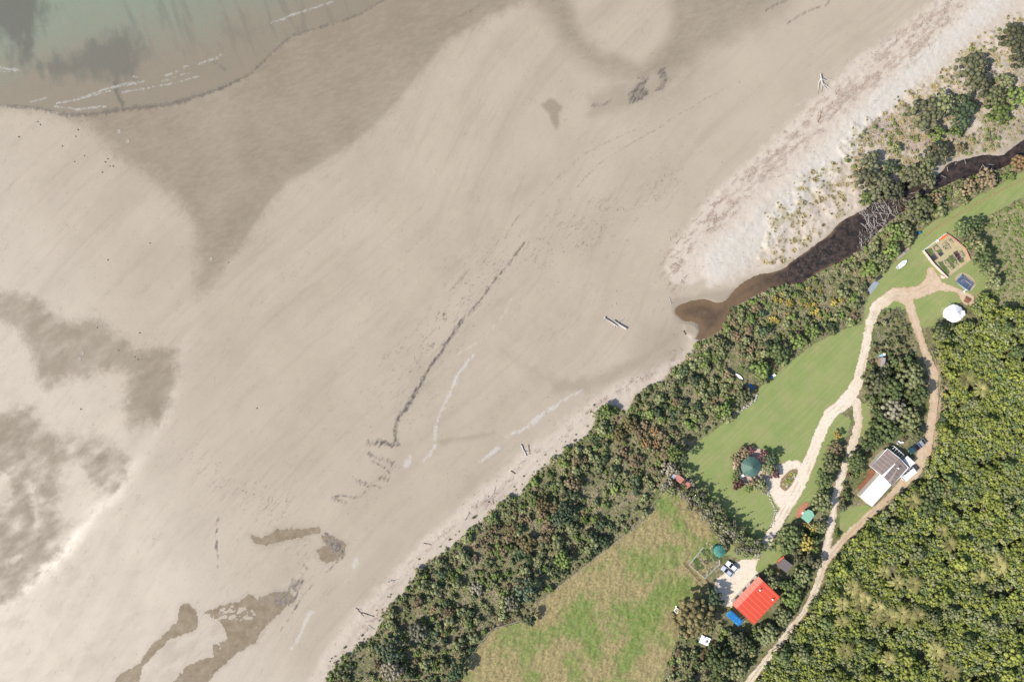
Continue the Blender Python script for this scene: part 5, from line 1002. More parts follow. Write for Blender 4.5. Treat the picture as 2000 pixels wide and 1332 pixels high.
kind = np.where(edge_ & (rr < .5), 'pale', np.where(gold, 'gold', np.where(rus, 'rus', np.where((nz2 < -.25) & (rr < .4), 'dark', np.where(rr > .84, 'brt', np.where(rr > .70, 'pale', np.where(rr > .67, 'grey', 'ol')))))))
inr = lambda k: cp[kind == k]
G = 'shrubs of the coastal scrub'
rest = []
rest += plant('coastal_shrub', inr('ol'), S_ol, .5, 2.0, 'olive-green shrub', 'shrub', 'olive '+G, 300, 1)
rest += plant('russet_shrub', inr('rus'), S_ru, .55, 1.75, 'russet shrub', 'shrub', 'russet '+G, 300, 2)
rest += plant('golden_shrub', inr('gold'), shrubset(L_yel, 45), .5, 1.25, 'golden shrub', 'shrub', 'golden '+G, 300, 3)
rest += plant('dark_shrub', inr('dark'), S_dk, .7, 1.9, 'dark shrub', 'shrub', 'dark '+G, 300, 4)
rest += plant('bright_shrub', inr('brt'), S_br, .5, 1.7, 'lime shrub', 'shrub', 'bright '+G, 300, 5)
rest += plant('grass_tuft', inr('pale'), S_pa, .7, 1.4, 'pale tuft', 'grass tuft', 'pale grass tufts in the scrub', 300, 6, .3)
rest += plant('twiggy_shrub', inr('grey'), S_gr, .7, 1.5, 'leafless shrub', 'shrub', 'bare grey '+G, 300, 7)
up = scatter(coast.astype(np.float32), 6.2, 9, (-40, 2120, -40, 1480)); small = S_ol+S_pa+S_pa+S_ru[:2]+S_pk[:1]+S_br[:2]+S_pa; rs = random.Random(9)
def small_at(p):
    d = -float(at(sd_land, *p)); ch = (S_pa+S_br+S_ol if d < 12 else (S_pa+S_pa+S_gr[:1]+S_pk[:1]+S_br[:1] if float(at(gaps, *p)) < .5 else small)); return (rs.choice(ch), cz(p, .4), rs.random()*6.28, rs.uniform(.28, .78))
items = rest+[small_at(p) for p in up]
join_stuff('scrub_undergrowth', items, [L_olive, L_pale, L_rus, L_pink, L_brt, L_gry, L_drk, L_yel], 'tangled low undergrowth of olive, straw and russet plants filling the coastal scrub', 'undergrowth')
# --- marshy scrub at the right edge above the hill
mp = scatter(((marsh > .5) & (free > 0)).astype(np.float32)*.7, 6, 21); mm = [(rs.choice(S_ol+S_pa+S_br+S_br+S_pk[:1]), cz(p, .4), rs.random()*6.28, rs.uniform(.25, .65)) for p in mp]
join_stuff('marsh_undergrowth', mm, [L_olive, L_pale, L_brt, L_pink], 'loose pale green and straw ground cover on the open slope at the right edge', 'ground cover')
# --- hillside forest
HT = [tree_proto(R0, H0, n, lr, .31, 1.15, 100+i, m_, .5, .12, jit=.7) for i, (R0, H0, n, lr, m_) in enumerate(((1.25, 3.6, 6, .5, L_hill), (1.5, 4.4, 8, .46, L_hill), (1.15, 3.9, 6, .5, L_hill), (1.7, 4.8, 9, .42, L_hill), (1.4, 4.2, 7, .48, L_hilld), (1.2, 3.4, 6, .52, L_hilld), (1.6, 4.4, 8, .45, L_olive)))]
hf = (hill & (free > 0)).astype(np.float32)
voids = fb(26, 501, 3); hf[(voids < -.5) & (X > 1700)] *= .06
FERNS = [(1727,1116),(1752,1136),(1783,1140),(1677,1162),(1679,1183),(1715,1183),(1709,1207),(1760,1197),(1792,1199),(1736,1203),(1839,1037),(1853,1062),(1827,1269),(1839,1297),(1952,1105),(1645,1212),(1645,1179),(1650,1269),(1912,1125),(1782,978),(1690,1170),(1665,1145),(1860,1310),(1735,1285),(1775,1207),(1945,1090),(1915,760),(1885,740)]
fr = np.ones(X.shape, np.float32)
for f_ in FERNS: fr[(X-f_[0])**2+(Y-f_[1])**2 < 13**2] = 0
hp = scatter(hf*fr*.86, 11.4, 23, jit=.55); rs = random.Random(31)
hk = [rs.random() for _ in hp]; hyel = [p for p, k in zip(hp, hk) if k < .68]; hdk = [p for p, k in zip(hp, hk) if k >= .68]
rest = plant('forest_tree', hyel, HT[:4], .45, 1.08, 'yellow-green tree', 'tree', 'yellow-green trees of the hillside bush', 300, 33, 3.5, HILLS)
rest += plant('dark_forest_tree', hdk, HT[4:], .45, 1.08, 'darker green tree', 'tree', 'darker trees of the hillside bush', 300, 34, 3.5, HILLS)
hs = scatter(hf*fr, 5.4, 25, (-40, 2190, -40, 1520), jit=.5); HS = [Proto([('crown', *cloud(dome(.8, 2.9, 6, .45, 130+i, .5), .26, 1.2, 130+i, jit=.7), m_)]) for i, m_ in enumerate((L_hill, L_hilld, L_olive, L_hill))]
rest += [(rs.choice(HS), cz(p, 1.5), rs.random()*6.28, rs.uniform(.85, 1.4)) for p in hs]
LGT = [tree_proto(2.3, 5.6, 16, .34, .33, 1.25, 180+i, m_, .45, .16, .7) for i, m_ in enumerate((L_hill, L_hilld, L_olive, L_hill))]
for i, p in enumerate(scatter(hf*fr*.8, 62, 57, jit=.6)): inst('canopy_tree', LGT[(i*3) % 4], cz(p, 4.5), i*1.7, .75+.6*((i*13) % 7)/7, 'broad '+('yellow-green', 'deep green', 'olive', 'yellow-green')[(i*3) % 4]+' tree standing above the bush '+where(p, HILLS), 'tree', 'broad trees of the hillside bush', sz=1.2)
join_stuff('bush_understorey', rest, [L_hill, L_hilld, L_olive, M_bark], 'smaller leafy growth filling the gaps of the hillside bush', 'undergrowth')
FP = []
for i in range(3):
    V, F, T = fern(200+i, 10+i); q = MB().tube([(0, 0, 0), (.1, 0, 2), (0, 0, 4.05)], [.16, .12, .11], 6); qf = [f for f in q.f if len(f) == 4]
    FP.append(Proto([('crown', V, F, T, L_fern), ('trunk', np.array([tuple(v) for v in q.v]), np.array(qf), np.zeros(len(qf)), M_bark)]))
for i, p in enumerate(FERNS): inst('tree_fern', FP[i % 3], cz(p, 4.6), i*1.3, .9+.35*((i*7) % 5)/5, 'star-shaped pale yellow-green tree fern '+where(p, HILLS), 'tree fern', 'tree ferns in the hillside bush', sz=1.25)
# --- garden and shelter trees in between
mp = scatter((mid_ & (free > 0)).astype(np.float32)*.85, 15, 27); rs = random.Random(51)
GT = [tree_proto(1.5, 3.0, 9, .42, .34, 1.3, 150, L_olive, .3), tree_proto(1.8, 3.8, 11, .38, .34, 1.3, 151, L_hilld, .35), tree_proto(1.4, 2.6, 8, .42, .3, 1.3, 152, L_brt, .3), tree_proto(1.9, 4.2, 12, .36, .34, 1.2, 153, L_poh, .4)]
GX = [('garden_tree', GT[0], 'olive-green tree', 'olive garden trees'), ('dark_garden_tree', GT[1], 'deep green tree', 'deep green garden trees'), ('bright_garden_tree', GT[2], 'fresh light green bushy tree', 'light green garden trees'), ('broad_garden_tree', GT[3], 'broad dull-olive tree', 'broad dull garden trees')]
GARD = [((1700, 1800, 560, 700), 'in the upper island between the tracks'), ((1680, 1740, 700, 1000), 'on the left of the upper driveway planting'), ((1740, 1900, 700, 1000), 'by the dirt track above the truck'), ((1625, 1720, 850, 1060), 'between the narrow track and brown-roofed house'), ((1560, 1660, 840, 980), 'on the strip beside the pale driveway'), ((1500, 1640, 980, 1100), 'around the green-roofed cabin'), ((1480, 1640, 1100, 1200), 'right of the red roofed house'), ((1440, 1600, 1200, 1300), 'below the red roofed house'), ((0, 2000, 0, 1400), 'near the bottom edge below the trailer')]
for p in mp:
    k = 2 if rs.random() < .2 else rs.choice([0, 0, 1, 3, 1])
    if 1700 < p[0] < 1800 and 590 < p[1] < 690: k = 0
    s = rs.uniform(.6, 1.15)*(.62 if 590 < p[1] < 700 else 1)*(.8 if p[0] < 1660 and p[1] < 1000 else 1)
    n_, pr, lb_, g_ = GX[k]; inst(n_, pr, cz(p, 2.5), rs.random()*6.28, s, lb_+' '+where(p, GARD), 'tree', g_)
ms = scatter((mid_ & (free > 0)).astype(np.float32), 8, 29); join_stuff('garden_undergrowth', [(rs.choice(S_ol+S_pa+S_br+S_ru+S_dk), cz(p, .4), rs.random()*6.28, rs.uniform(.3, .7)) for p in ms], [L_olive, L_pale, L_brt, L_rus, L_drk], 'low mixed planting under the garden trees', 'undergrowth')
for i, p in enumerate([(1752,606),(1746,622),(1757,612),(1752,650),(1746,672),(1768,640),(1756,688),(1850,625),(1838,628),(1412,668),(1405,678),(1335,1275),(1328,1268),(1838,262),(1828,258),(1850,372),(1862,378),(1905,362)]):
    inst('flax_bush', S_fl[i % 3], cz(p, .8), i*2.1, 1.15+.2*(i % 3), ('large' if i % 3 == 2 else 'mid-sized' if i % 3 else 'small')+' spiky flax bush '+('near the top of the upper island' if p[0] > 1700 and p[1] < 630 and p[0] < 1790 else 'in the middle of the upper island' if 1700 < p[0] < 1790 and p[1] > 630 else 'left of the white tent' if p[1] > 600 and p[0] > 1790 else 'by the sandy path' if p[0] < 1420 and p[1] < 700 else 'at the paddock edge below the trough' if p[1] > 1200 else 'between stream and grass track' if p[1] > 300 else 'among the upper dune trees'), 'flax', 'spiky flax bushes')
# --- grey shelter hedge with taller trees on its lawn side
hp2 = scatter(hedge.astype(np.float32)*(free > -1), 12, 35); SG = [tree_proto(1.3, 3.8, 8, .42, .26, .9, 160+i, m_, .35) for i, m_ in enumerate((L_gry, L_olive, L_gry, L_poh))]
hm = [p for p in hp2 if min((p[0]-a)**2+(p[1]-b)**2 for a, b in ((1326,934),(1342,946),(1316,930))) > 130]
for i, p in enumerate(hm):
    k = rs.choice([0, 0, 1, 3, 2]); inst('hedge_tree', SG[k], cz(p, 3), rs.random()*6.28, rs.uniform(.7, 1.15), ('grey-brown twiggy tree in the shelter hedge', 'olive tree in the shelter hedge', 'grey-brown twiggy tree in the shelter hedge', 'dull green tree in the shelter hedge')[k]+(' by the rusty sheds' if p[0] < 1345 else ' below the rusty sheds' if p[0] < 1385 else ' in its middle' if p[0] < 1425 else ' above the green tank' if p[0] < 1460 else ' at its driveway end'), 'tree', ('grey hedge trees', 'olive hedge trees', 'grey hedge trees', 'dull green hedge trees')[k])
CO = []
for i in range(3):
    L = [(0.16*math.cos(k*2.4)*(9-k), .16*math.sin(k*2.4)*(9-k), 1.0+k*.78, .95*(1-k/11.), random.Random(i*20+k).uniform(.1, .7)) for k in range(10)]
    CO.append(Proto([('crown', *cloud(L, .34, 1.1, 170+i), L_hilld), trunk_part(8, .16, .6, 170+i)]))
for i, p in enumerate([(1338,948),(1350,962),(1362,972),(1375,984),(1388,996),(1402,1008),(1415,1020),(1428,1030),(1440,1040),(1454,1050),(1468,1060),(1484,1068),(1702,733),(1716,745),(1728,738),(1510,1070)]):
    inst('shelter_tree', CO[i % 3], cz(p, 5), i*1.9, .85+.25*((i*5) % 4)/4, 'tall narrow dark green tree casting a long pointed shadow onto the grass', 'tree', 'tall narrow shelter trees')
# --- individual trees
def big(name, px, py, rpx, h, mat, label, n=16, lr=.34, leaf=.34, dens=1.3, z0=.35, cat='tree', seed=None):
    Rr = rpx/6.*1.22; h *= 1.08; n = int(n*2.3); lr *= .66; pr = tree_proto(Rr, h, n, lr, leaf, dens, seed or int(px*7+py), mat, z0, .07*h*.5)
    return inst(name, pr, cz((px, py), h*.7), random.random()*6, 1, label, cat)
BT = [
 (1355, 1207, 36, 8, L_bro, 'huge round brownish-olive tree left of the blue tarpaulin', 30, .27), (1390, 1172, 21, 5.5, L_drk, 'very dark green tree between the huge round tree and the gravel yard', 14, .34),
 (1316, 884, 16, 7, L_brt, 'lime green round tree at the left corner of the main lawn', 14, .34), (1308, 915, 14, 4.5, L_pink, 'pale grey-green fluffy tree below the lime green tree', 12, .36),
 (1335, 893, 10, 6.5, L_drk, 'dark tree just right of the lime green tree', 9, .42),
 (1699, 318, 20, 5, L_poh, 'dense olive tree at the upper-left of the clump above the stream', 13, .36), (1688, 348, 20, 5, L_poh, 'dense olive tree on the left side of the clump above the stream', 13, .36),
 (1720, 366, 24, 6, L_poh, 'largest olive tree in the lower middle of the clump above the stream', 18, .32), (1750, 372, 18, 5, L_poh, 'olive tree at the lower right of the clump above the stream', 12, .36),
 (1738, 328, 14, 4, L_drk, 'small dark tree in the middle of the clump above the stream', 9, .4), (1783, 345, 20, 5, L_poh, 'olive tree in the centre right of the streamside clump', 13, .36),
 (1806, 322, 20, 6, L_olive, 'lighter olive tree right of the streamside clump', 14, .34), (1832, 300, 21, 6, L_poh, 'round olive tree at the upper right of the streamside clump', 14, .34), (1812, 352, 16, 5, L_poh, 'olive tree overhanging the dark water at the right of the clump', 11, .38), (1690, 388, 14, 3.5, L_brt, 'bright green bush at the lower left foot of the streamside clump', 9, .4),
 (1810, 224, 29, 6, L_poh, 'broad dense olive tree at the left of the upper clump by the dunes', 20, .3), (1838, 200, 20, 5.5, L_olive, 'yellowish olive tree at the upper right of the broad dune tree', 12, .36),
 (1884, 208, 21, 6, L_drk, 'dark green tree in the middle of the upper clump', 14, .34), (1876, 238, 17, 5, L_drk, 'dark green tree below the middle tree of the upper clump', 12, .36), (1900, 135, 29, 7, L_poh, 'large round olive tree near the top right beside bleached branches', 20, .3), (1912, 165, 20, 6, L_poh, 'olive tree below the large round tree near the top right', 13, .34),
 (1980, 74, 25, 6, L_poh, 'round olive tree in the top right corner', 16, .32), (1994, 112, 20, 5, L_poh, 'dull green tree at the right edge below the corner tree', 13, .34), (1942, 188, 20, 5, L_olive, 'soft green tree between the upper clump and the right edge', 13, .34),
 (1950, 222, 22, 4, L_brt, 'bright green spreading tree below the soft green tree', 15, .32), (1990, 190, 20, 5, L_brt, 'bright green tree at the right edge', 13, .34), (1964, 160, 16, 4.5, L_olive, 'small olive tree left of the bright tree at the right edge', 10, .4), (1830, 262, 14, 4, L_brt, 'light green small tree above the round streamside tree', 9, .42), (1868, 258, 12, 3.5, L_brt, 'small bright green tree below the dark trees of the upper clump', 8, .42),
 (1750, 289, 10, 3, L_olive, 'small round olive bush alone in the bark litter', 8, .42), (1876, 290, 9, 2.5, L_rus, 'small russet bush right of the round streamside tree', 7, .44), (1927, 350, 19, 4, L_rus, 'round grey-brown tree between the stream and the grass track', 14, .34),
 (1893, 365, 15, 3.5, L_rus, 'brownish bush left of the round grey-brown tree', 10, .38), (1994, 318, 16, 4, L_ora, 'orange leaved tree at the right edge beside the stream', 11, .38), (1975, 345, 8, 2, L_brt, 'small lime bush beside the grass track at the right', 7, .44),
 (1797, 404, 24, 5, L_olive, 'broad olive-green tree beside the upper grass track', 17, .32), (1830, 388, 12, 3, L_rus, 'brown bush beside the broad olive tree and the grass track', 8, .42), (1782, 420, 12, 3, L_gry, 'grey bush left of the broad olive tree', 8, .42),
 (1747, 456, 17, 4.5, L_brt, 'large lime bush just right of the log jam', 12, .36), (1766, 446, 14, 4, L_olive, 'olive bush right of the lime bush near the log jam', 9, .4), (1742, 490, 16, 4.5, L_brt, 'lime bush left of the plank stack', 11, .38), (1775, 465, 12, 4, L_olive, 'dark-shadowed olive bush above the plank stack', 8, .42), (1722, 505, 14, 4, L_olive, 'olive bush between the stream and the dinghy', 10, .4), (1700, 525, 15, 4, L_brt, 'green bush above the grey roofing sheets', 10, .4),
 (1522, 690, 19, 5, L_hilld, 'deep green tree at the top edge of the main lawn', 14, .34), (1487, 722, 17, 5, L_brt, 'fresh green tree left of the blue and white deck chair', 12, .36), (1560, 668, 15, 4.5, L_brt, 'light green tree on the upper edge of the main lawn', 11, .38), (1588, 648, 14, 4, L_brt, 'yellow-green tree near the top of the main lawn', 10, .4), (1450, 775, 16, 4.5, L_olive, 'olive tree beside the stone-edged corner of the main lawn', 12, .36), (1415, 800, 14, 5, L_brt, 'yellow-green tree overhanging the left edge of the main lawn', 10, .38), (1406, 672, 14, 3, L_flax and L_olive, 'isolated spiky olive bush beside the sandy path', 10, .36),
 (1185, 803, 14, 4, L_brt, 'bright green tree jutting onto the driftwood litter at the scrub edge', 10, .38), (1105, 998, 16, 5, L_blue, 'blue-green conifer in the middle of the scrub belt', 14, .3), (1090, 1014, 14, 4.5, L_blue, 'second blue-green conifer just below the first in the scrub belt', 12, .32), (1025, 1152, 20, 6, L_blue, 'large blue-green conifer at the paddock edge of the scrub', 16, .3), (762, 1268, 24, 6.5, L_blue, 'large blue-green conifer low down in the scrub belt', 18, .28), (765, 1308, 20, 5, L_pink, 'bush covered with white flower heads near the bottom edge', 16, .3),
 (998, 1178, 14, 4, L_gry, 'bare grey tree beside the large blue-green conifer', 12, .3), (815, 1235, 18, 4, L_gry, 'grey-olive round tree near the lower end of the scrub', 13, .34), (1100, 1095, 15, 4.5, L_brt, 'bright green tree at the paddock side of the scrub', 11, .38), (1035, 1210, 12, 4.5, L_drk, 'dark tree jutting into the paddock below the grey tree', 9, .4), (895, 1310, 18, 5, L_drk, 'dark green tree at the paddock corner by the bottom edge', 13, .34), (1120, 945, 14, 4, L_rus, 'russet tree in the middle of the scrub belt', 10, .38),
 (1543, 1052, 23, 5, L_hilld, 'broad deep green tree between the green-roofed cabin and the dark shed', 20, .3), (1575, 1060, 15, 4.5, L_yel, 'yellowish tree right of the broad deep green tree', 11, .36), (1607, 984, 19, 5, L_olive, 'large olive tree right of the green-roofed cabin', 16, .32), (1603, 1030, 12, 4.0, L_olive, 'olive tree below right of the green-roofed cabin', 11, .36), (1568, 1122, 15, 5, L_olive, 'olive tree right of the dark shed', 13, .34), (1510, 1138, 12, 4.0, L_olive, 'green tree just below the dark shed', 10, .38),
 (1548, 1166, 18, 4.5, L_brt, 'yellow-green tree right of the red roofed house', 13, .34), (1500, 1240, 20, 5, L_olive, 'olive tree below the red roofed house', 14, .34), (1530, 1205, 16, 4.5, L_olive, 'olive tree between the red roofed house and the dirt track', 12, .36), (1405, 1290, 24, 6, L_hilld, 'large deep green tree near the bottom below the trailer', 18, .3), (1450, 1262, 18, 5.5, L_olive, 'olive tree below the blue tarpaulin', 13, .34), (1440, 1305, 20, 5.5, L_olive, 'olive tree near the bottom edge left of the dirt track', 14, .34),
 (1712, 750, 22, 6, L_poh, 'dull green tree in the shade at the top of the driveway planting', 16, .32), (1740, 760, 22, 6.5, L_hilld, 'deep green tree in the middle of the driveway planting', 16, .32), (1780, 735, 24, 6.5, L_olive, 'large olive tree shading the dirt track bend', 18, .3), (1795, 770, 20, 6, L_hilld, 'green tree beside the shaded dirt track', 14, .34), (1745, 800, 22, 5, L_gry, 'grey branching tree in the driveway planting', 16, .3), (1775, 820, 20, 5.5, L_olive, 'olive tree left of the dirt track above the truck', 14, .34), (1735, 840, 22, 5.5, L_hilld, 'deep green tree above the brown roof', 16, .32), (1705, 860, 20, 5, L_hilld, 'deep green tree left above the brown roof', 15, .32), (1672, 900, 18, 5.0, L_hilld, 'broad green tree left of the brown roof', 17, .32), (1790, 850, 13, 4.5, L_olive, 'olive tree left of the truck tail', 9, .4),
 (1625, 905, 18, 5, L_olive, 'green tree on the strip between the pale driveway and the narrow track', 13, .34), (1610, 935, 18, 5, L_hilld, 'darker tree below it on the strip between driveway and narrow track', 13, .34), (1636, 850, 8, 3, L_yel, 'small golden bush at the top of the strip between driveways', 7, .44), (1630, 875, 14, 3.5, L_rus, 'brownish bush on the strip between driveways', 10, .38),
 (1815, 985, 20, 6, L_hilld, 'dark green tree at the edge of the bush below the white van', 14, .34), (1830, 955, 18, 6, L_hilld, 'dark tree right of the white van at the bush edge', 13, .34), (1850, 950, 13, 6, L_yel, 'golden tree at the bush edge right of the white van', 10, .4),
 (1880, 448, 16, 6, L_hilld, 'tall deep green tree right above the walled garden', 12, .36), (1898, 462, 15, 6, L_olive, 'olive tree right of the top corner of the walled garden', 11, .38), (1912, 480, 15, 6, L_olive, 'olive tree at the right of the walled garden', 11, .38), (1920, 505, 16, 6.5, L_hilld, 'deep green tree further right of the walled garden', 11, .38), (1932, 528, 14, 6, L_olive, 'olive tree above right of the lined pond', 10, .38), (1892, 478, 10, 3, L_brt, 'small bright bush against the coral fence', 7, .44), (1942, 552, 14, 5.5, L_olive, 'olive tree right of the lined pond', 10, .4), (1905, 440, 14, 6, L_hilld, 'dark tree on the slope edge above the garden trees', 10, .38),
 (1278, 842, 9, 2.6, L_ora, 'orange-brown bush in the rusty patch left of the main lawn', 8, .42), (1262, 868, 9, 2.4, L_ora, 'second orange bush in the rusty patch left of the main lawn', 8, .42), (1248, 853, 7, 2.2, L_rus, 'brown bush on the left of the rusty patch beside the lawn', 7, .44), (1283, 866, 8, 2.4, L_ora, 'lower right orange bush of the rusty patch beside the lawn', 7, .44),
 (930, 1149, 13, 2.6, L_pink, 'pinkish grey seed-headed bush in the middle of the lower scrub', 9, .4), (878, 1195, 10, 2.2, L_rus, 'reddish brown bush in the lower scrub', 8, .42), (1232, 828, 15, 3.2, L_bro, 'brown-olive spreading bush at the upper scrub edge', 10, .38), (1210, 850, 14, 3.4, L_bro, 'brown-olive bush near the beach litter', 10, .38), (1060, 985, 15, 3.2, L_bro, 'brownish bush above the blue-green conifers', 10, .38), (1030, 1062, 17, 3., L_bro, 'wide brownish bush in the middle of the scrub', 12, .36), (1000, 1035, 14, 2.8, L_bro, 'brownish bush on the sand side of the wide brown one', 10, .38),
 # ring of shrubs round the summerhouse
 (1440, 900, 13, 2.6, L_rus, 'brown bush at the upper left of the summerhouse ring', 9, .4), (1452, 885, 12, 2.6, L_rus, 'brown bush above left of the summerhouse', 8, .42), (1466, 879, 8, 2, L_red, 'small red bush above the summerhouse', 6, .46), (1492, 890, 11, 2.8, L_red, 'purple-red bush at the upper right of the summerhouse', 8, .42), (1506, 895, 12, 4.2, L_drk, 'dark green tree at the right of the summerhouse ring', 9, .4), (1503, 915, 14, 2.8, L_yel and L_olive, 'olive-gold bush right of the summerhouse', 10, .38), (1512, 925, 11, 2.6, L_red, 'dark red bush at the far right of the summerhouse ring', 8, .42),
 (1441, 920, 9, 2.4, L_olive, 'small olive bush left of the summerhouse', 7, .44), (1436, 932, 8, 2.2, L_brt, 'bright green bush at the lower left of the summerhouse', 7, .44), (1441, 945, 11, 2.4, L_red, 'purple-red bush at the bottom left of the summerhouse ring', 8, .42), (1483, 945, 13, 2.8, L_olive, 'yellow-olive round bush below the summerhouse', 9, .4), (1470, 943, 9, 2.4, L_rus, 'brown bush directly below the summerhouse', 7, .44), (1462, 953, 9, 2.2, L_brt, 'green bush at the foot of the summerhouse ring', 7, .44), (1493, 956, 9, 2.0, L_gry, 'grey-green bush between the summerhouse and the white gravel', 7, .44),
 (1588, 1031, 8, 1.8, L_yel, 'bright yellow bush in a row below the green-roofed cabin', 7, .44), (1577, 1023, 7, 1.8, L_yel, 'bright yellow bush at the left of the row below the cabin', 7, .44),
]
for (px, py, rp_, h, mat, lb_, n, lr) in BT: big('tree' if h >= 3.4 else 'bush', px, py, rp_, h, mat, lb_, n, lr, cat='tree' if h >= 3.4 else 'bush')
# --- dune tussocks
tm_ = np.clip(duneveg*1.1*(1-veg)*(sd_st > 5)*ss(-.2, .3, fb(16, 601, 3)), 0, 1); tm_[(X < 1490)] = 0
tp = scatter(tm_, 8.5, 41)
rest = plant('dune_tussock', tp, S_tu, .6, 1.35, 'straw-yellow dune tussock on pale sand', 'tussock', 'dune grass tussocks', 300, 43, .3, [((0, 1580, 380, 600), 'at the lower tip of the dunes'), ((1400, 1640, 300, 600), 'left of the dark stream bend'), ((1600, 1720, 200, 600), 'left of the streamside tree clump'), ((1680, 1860, 100, 300), 'left of the upper tree clump'), ((0, 2100, 0, 1400), 'in the top right corner')])
DS = sdp([(2060,20),(1985,35),(1950,70),(1905,90),(1870,110),(1850,150),(1800,170),(1765,195),(1735,225),(1690,255),(1650,290),(1655,330),(1680,370),(1700,385),(1790,350),(1840,320),(1880,305),(1960,290),(2060,235)])+6*N2
dsm = ((DS < 0) & (sd_st > 4))*np.clip(.55+.9*fb(18, 641, 3), .05, 1)
tq = scatter(np.clip(duneveg*.7*(1-veg)*(sd_st > 5), 0, 1)*(DS > 0), 6, 45)
dg = scatter(dsm.astype(np.float32), 5.2, 48)
join_stuff('dune_scrub', [(rs.choice(S_tu+S_tu+S_pa+S_ol[:1]+S_pk+S_gr[:1]+S_br[:1]), cz(p, .3), rs.random()*6.28, rs.uniform(.35, .85)) for p in dg], [L_tus, L_pale, L_olive, L_pink, L_gry, L_brt], 'thick straw-green grass and low scrub around the dark dune trees', 'dune scrub')
join_stuff('dune_grass', rest+[(rs.choice(S_tu+S_pa+S_tu+S_gr[:1]), cz(p, .2), rs.random()*6.28, rs.uniform(.25, .6)) for p in tq], [L_tus, L_pale, L_gry], 'sparse low dune grass over the pale sand', 'dune grass')
ie = scatter(((sd_land > -2) & (sd_land < 16) & (X < 1290) & (Y > 780)).astype(np.float32)*.22, 7, 47)
join_stuff('beach_edge_grass', [(rs.choice(S_tu+S_pa+S_ol[:1]), cz(p, .2), rs.random()*6.28, rs.uniform(.25, .6)) for p in ie], [L_tus, L_pale, L_olive], 'small grass clumps creeping onto the dry sand at the scrub edge', 'beach grass')
# ================================================================ DRIFTWOOD
M_log = simple('bleached_driftwood', (.47, .435, .40), .85, .15, 1.5); M_logd = simple('brown_driftwood', (.33, .24, .19), .9, .2, 1.5); M_logk = simple('dark_wet_wood', (.10, .08, .07), .8, .2)
def log_mesh(L, r0, seed, nb=2, mat=M_log, bend=.12):
    r = random.Random(seed); q = MB(); n = 6; pts = [(-L/2+L*i/(n-1), r.uniform(-1, 1)*bend*L*.5, r0*.8+r.uniform(0, .04)) for i in range(n)]
    q.tube(pts, [r0*(1-.55*i/(n-1)) for i in range(n)], 6)
    for k in range(nb):
        i = r.randrange(1, n-1); a = r.choice([-1, 1])*r.uniform(.4, 1.1); l = L*r.uniform(.15, .4); p = Vector(pts[i]); q.tube([p, p+Vector((l*math.cos(a)*.5, l*math.sin(a)*.5, r.uniform(0, .15))), p+Vector((l*math.cos(a), l*math.sin(a), r.uniform(-.02, .25)))], [r0*.55, r0*.4, r0*.15], 5)
    return q.mesh('driftwood_log', [mat])
LM = [log_mesh(2.6, .10, i, 1+(i % 3), M_log) for i in range(6)]; LB = [log_mesh(2.4, .075, 20+i, i % 3, M_logd) for i in range(5)]
def put_log(me, px, py, rz, s, label, group, name='driftwood_log', z=None, th=1.):
    x, y = P(px, py); o = link(name, me, None, (x, y, (float(at(Zg, px, py)) if z is None else z)), rz); o.scale = (s, s*min(1.2, .6+.4*s)*th, s*th); return tag(o, label, 'driftwood', group)
rs = random.Random(77); sdbm = sdb
bp_ = scatter((np.clip(deb*1.3, 0, 1)*(sd_land > 0)*(sd_st > 6)).astype(np.float32), 11, 61); nlog = 0
for p in bp_:
    if nlog >= 165: break
    up_ = p[0] > 1290 and p[1] < 640; nlog += 1
    ang = R(40)+rs.gauss(0, .75); pale_ = rs.random() < .35
    ls = rs.uniform(.35, 1.0); put_log(rs.choice(LM if pale_ else LB), p[0], p[1], ang, ls, size_word(ls, .35, 1.0)+(' bleached' if pale_ else ' brown')+' driftwood log stranded '+where(p, [((1760, 2100, 0, 200), 'at the top of the litter band'), ((1620, 1780, 0, 320), 'beside the star-shaped driftwood tree'), ((1480, 1640, 0, 500), 'in the middle of the litter band'), ((1380, 1500, 0, 600), 'where the litter band widens'), ((1290, 1400, 0, 640), 'at the lower end of the litter band'), ((1180, 1400, 600, 900), 'on the shore just below the brown pool'), ((1000, 1200, 0, 1000), 'at the scrub tip below the middle'), ((850, 1010, 0, 1400), 'along the scrub edge halfway down'), ((0, 2100, 0, 1400), 'near the lower end of the scrub')]), 'driftwood logs along the beach')
def sticks(name, mask, sp, seed, label, z=None, L=(.3, 1.1), mats=(M_logd, M_log, M_logk), rad=.035, wts=(.6, .3, .1)):
    pts = scatter(mask, sp, seed); r = random.Random(seed); V = []; F = []; M_ = []
    for px, py in pts:
        x, y = P(px, py); zb = float(at(Zg, px, py)) if z is None else z; a = R(42)+r.gauss(0, .9); l = r.uniform(*L)/2; c, s_ = math.cos(a), math.sin(a); w_ = rad*r.uniform(.6, 1.6); b = len(V); k = r.uniform(-.25, .25)
        for u, wk in ((-1, .5), (0, 1), (1, .4)):
            ox_, oy_ = x+c*l*u-s_*k*(1-u*u)*l, y+s_*l*u+c*k*(1-u*u)*l
            V += [(ox_-s_*w_*wk, oy_+c*w_*wk, zb+.01), (ox_, oy_, zb+.02+w_*1.5*wk), (ox_+s_*w_*wk, oy_-c*w_*wk, zb+.01)]
        for i in (0, 3): F += [(b+i, b+i+1, b+i+4, b+i+3), (b+i+1, b+i+2, b+i+5, b+i+4)]
        M_ += [r.choices(range(len(mats)), wts)[0]]*4
    me = mesh_np(name, V, F, list(mats), M_); o = link(name, me); return tag(o, label, 'driftwood litter', kind='stuff')
sticks('driftwood_litter', np.clip(deb*1.0*(sd_land > 0)*(sd_st > 4), 0, 1).astype(np.float32), 3.4, 63, 'countless broken sticks and bark strewn along the upper beach')
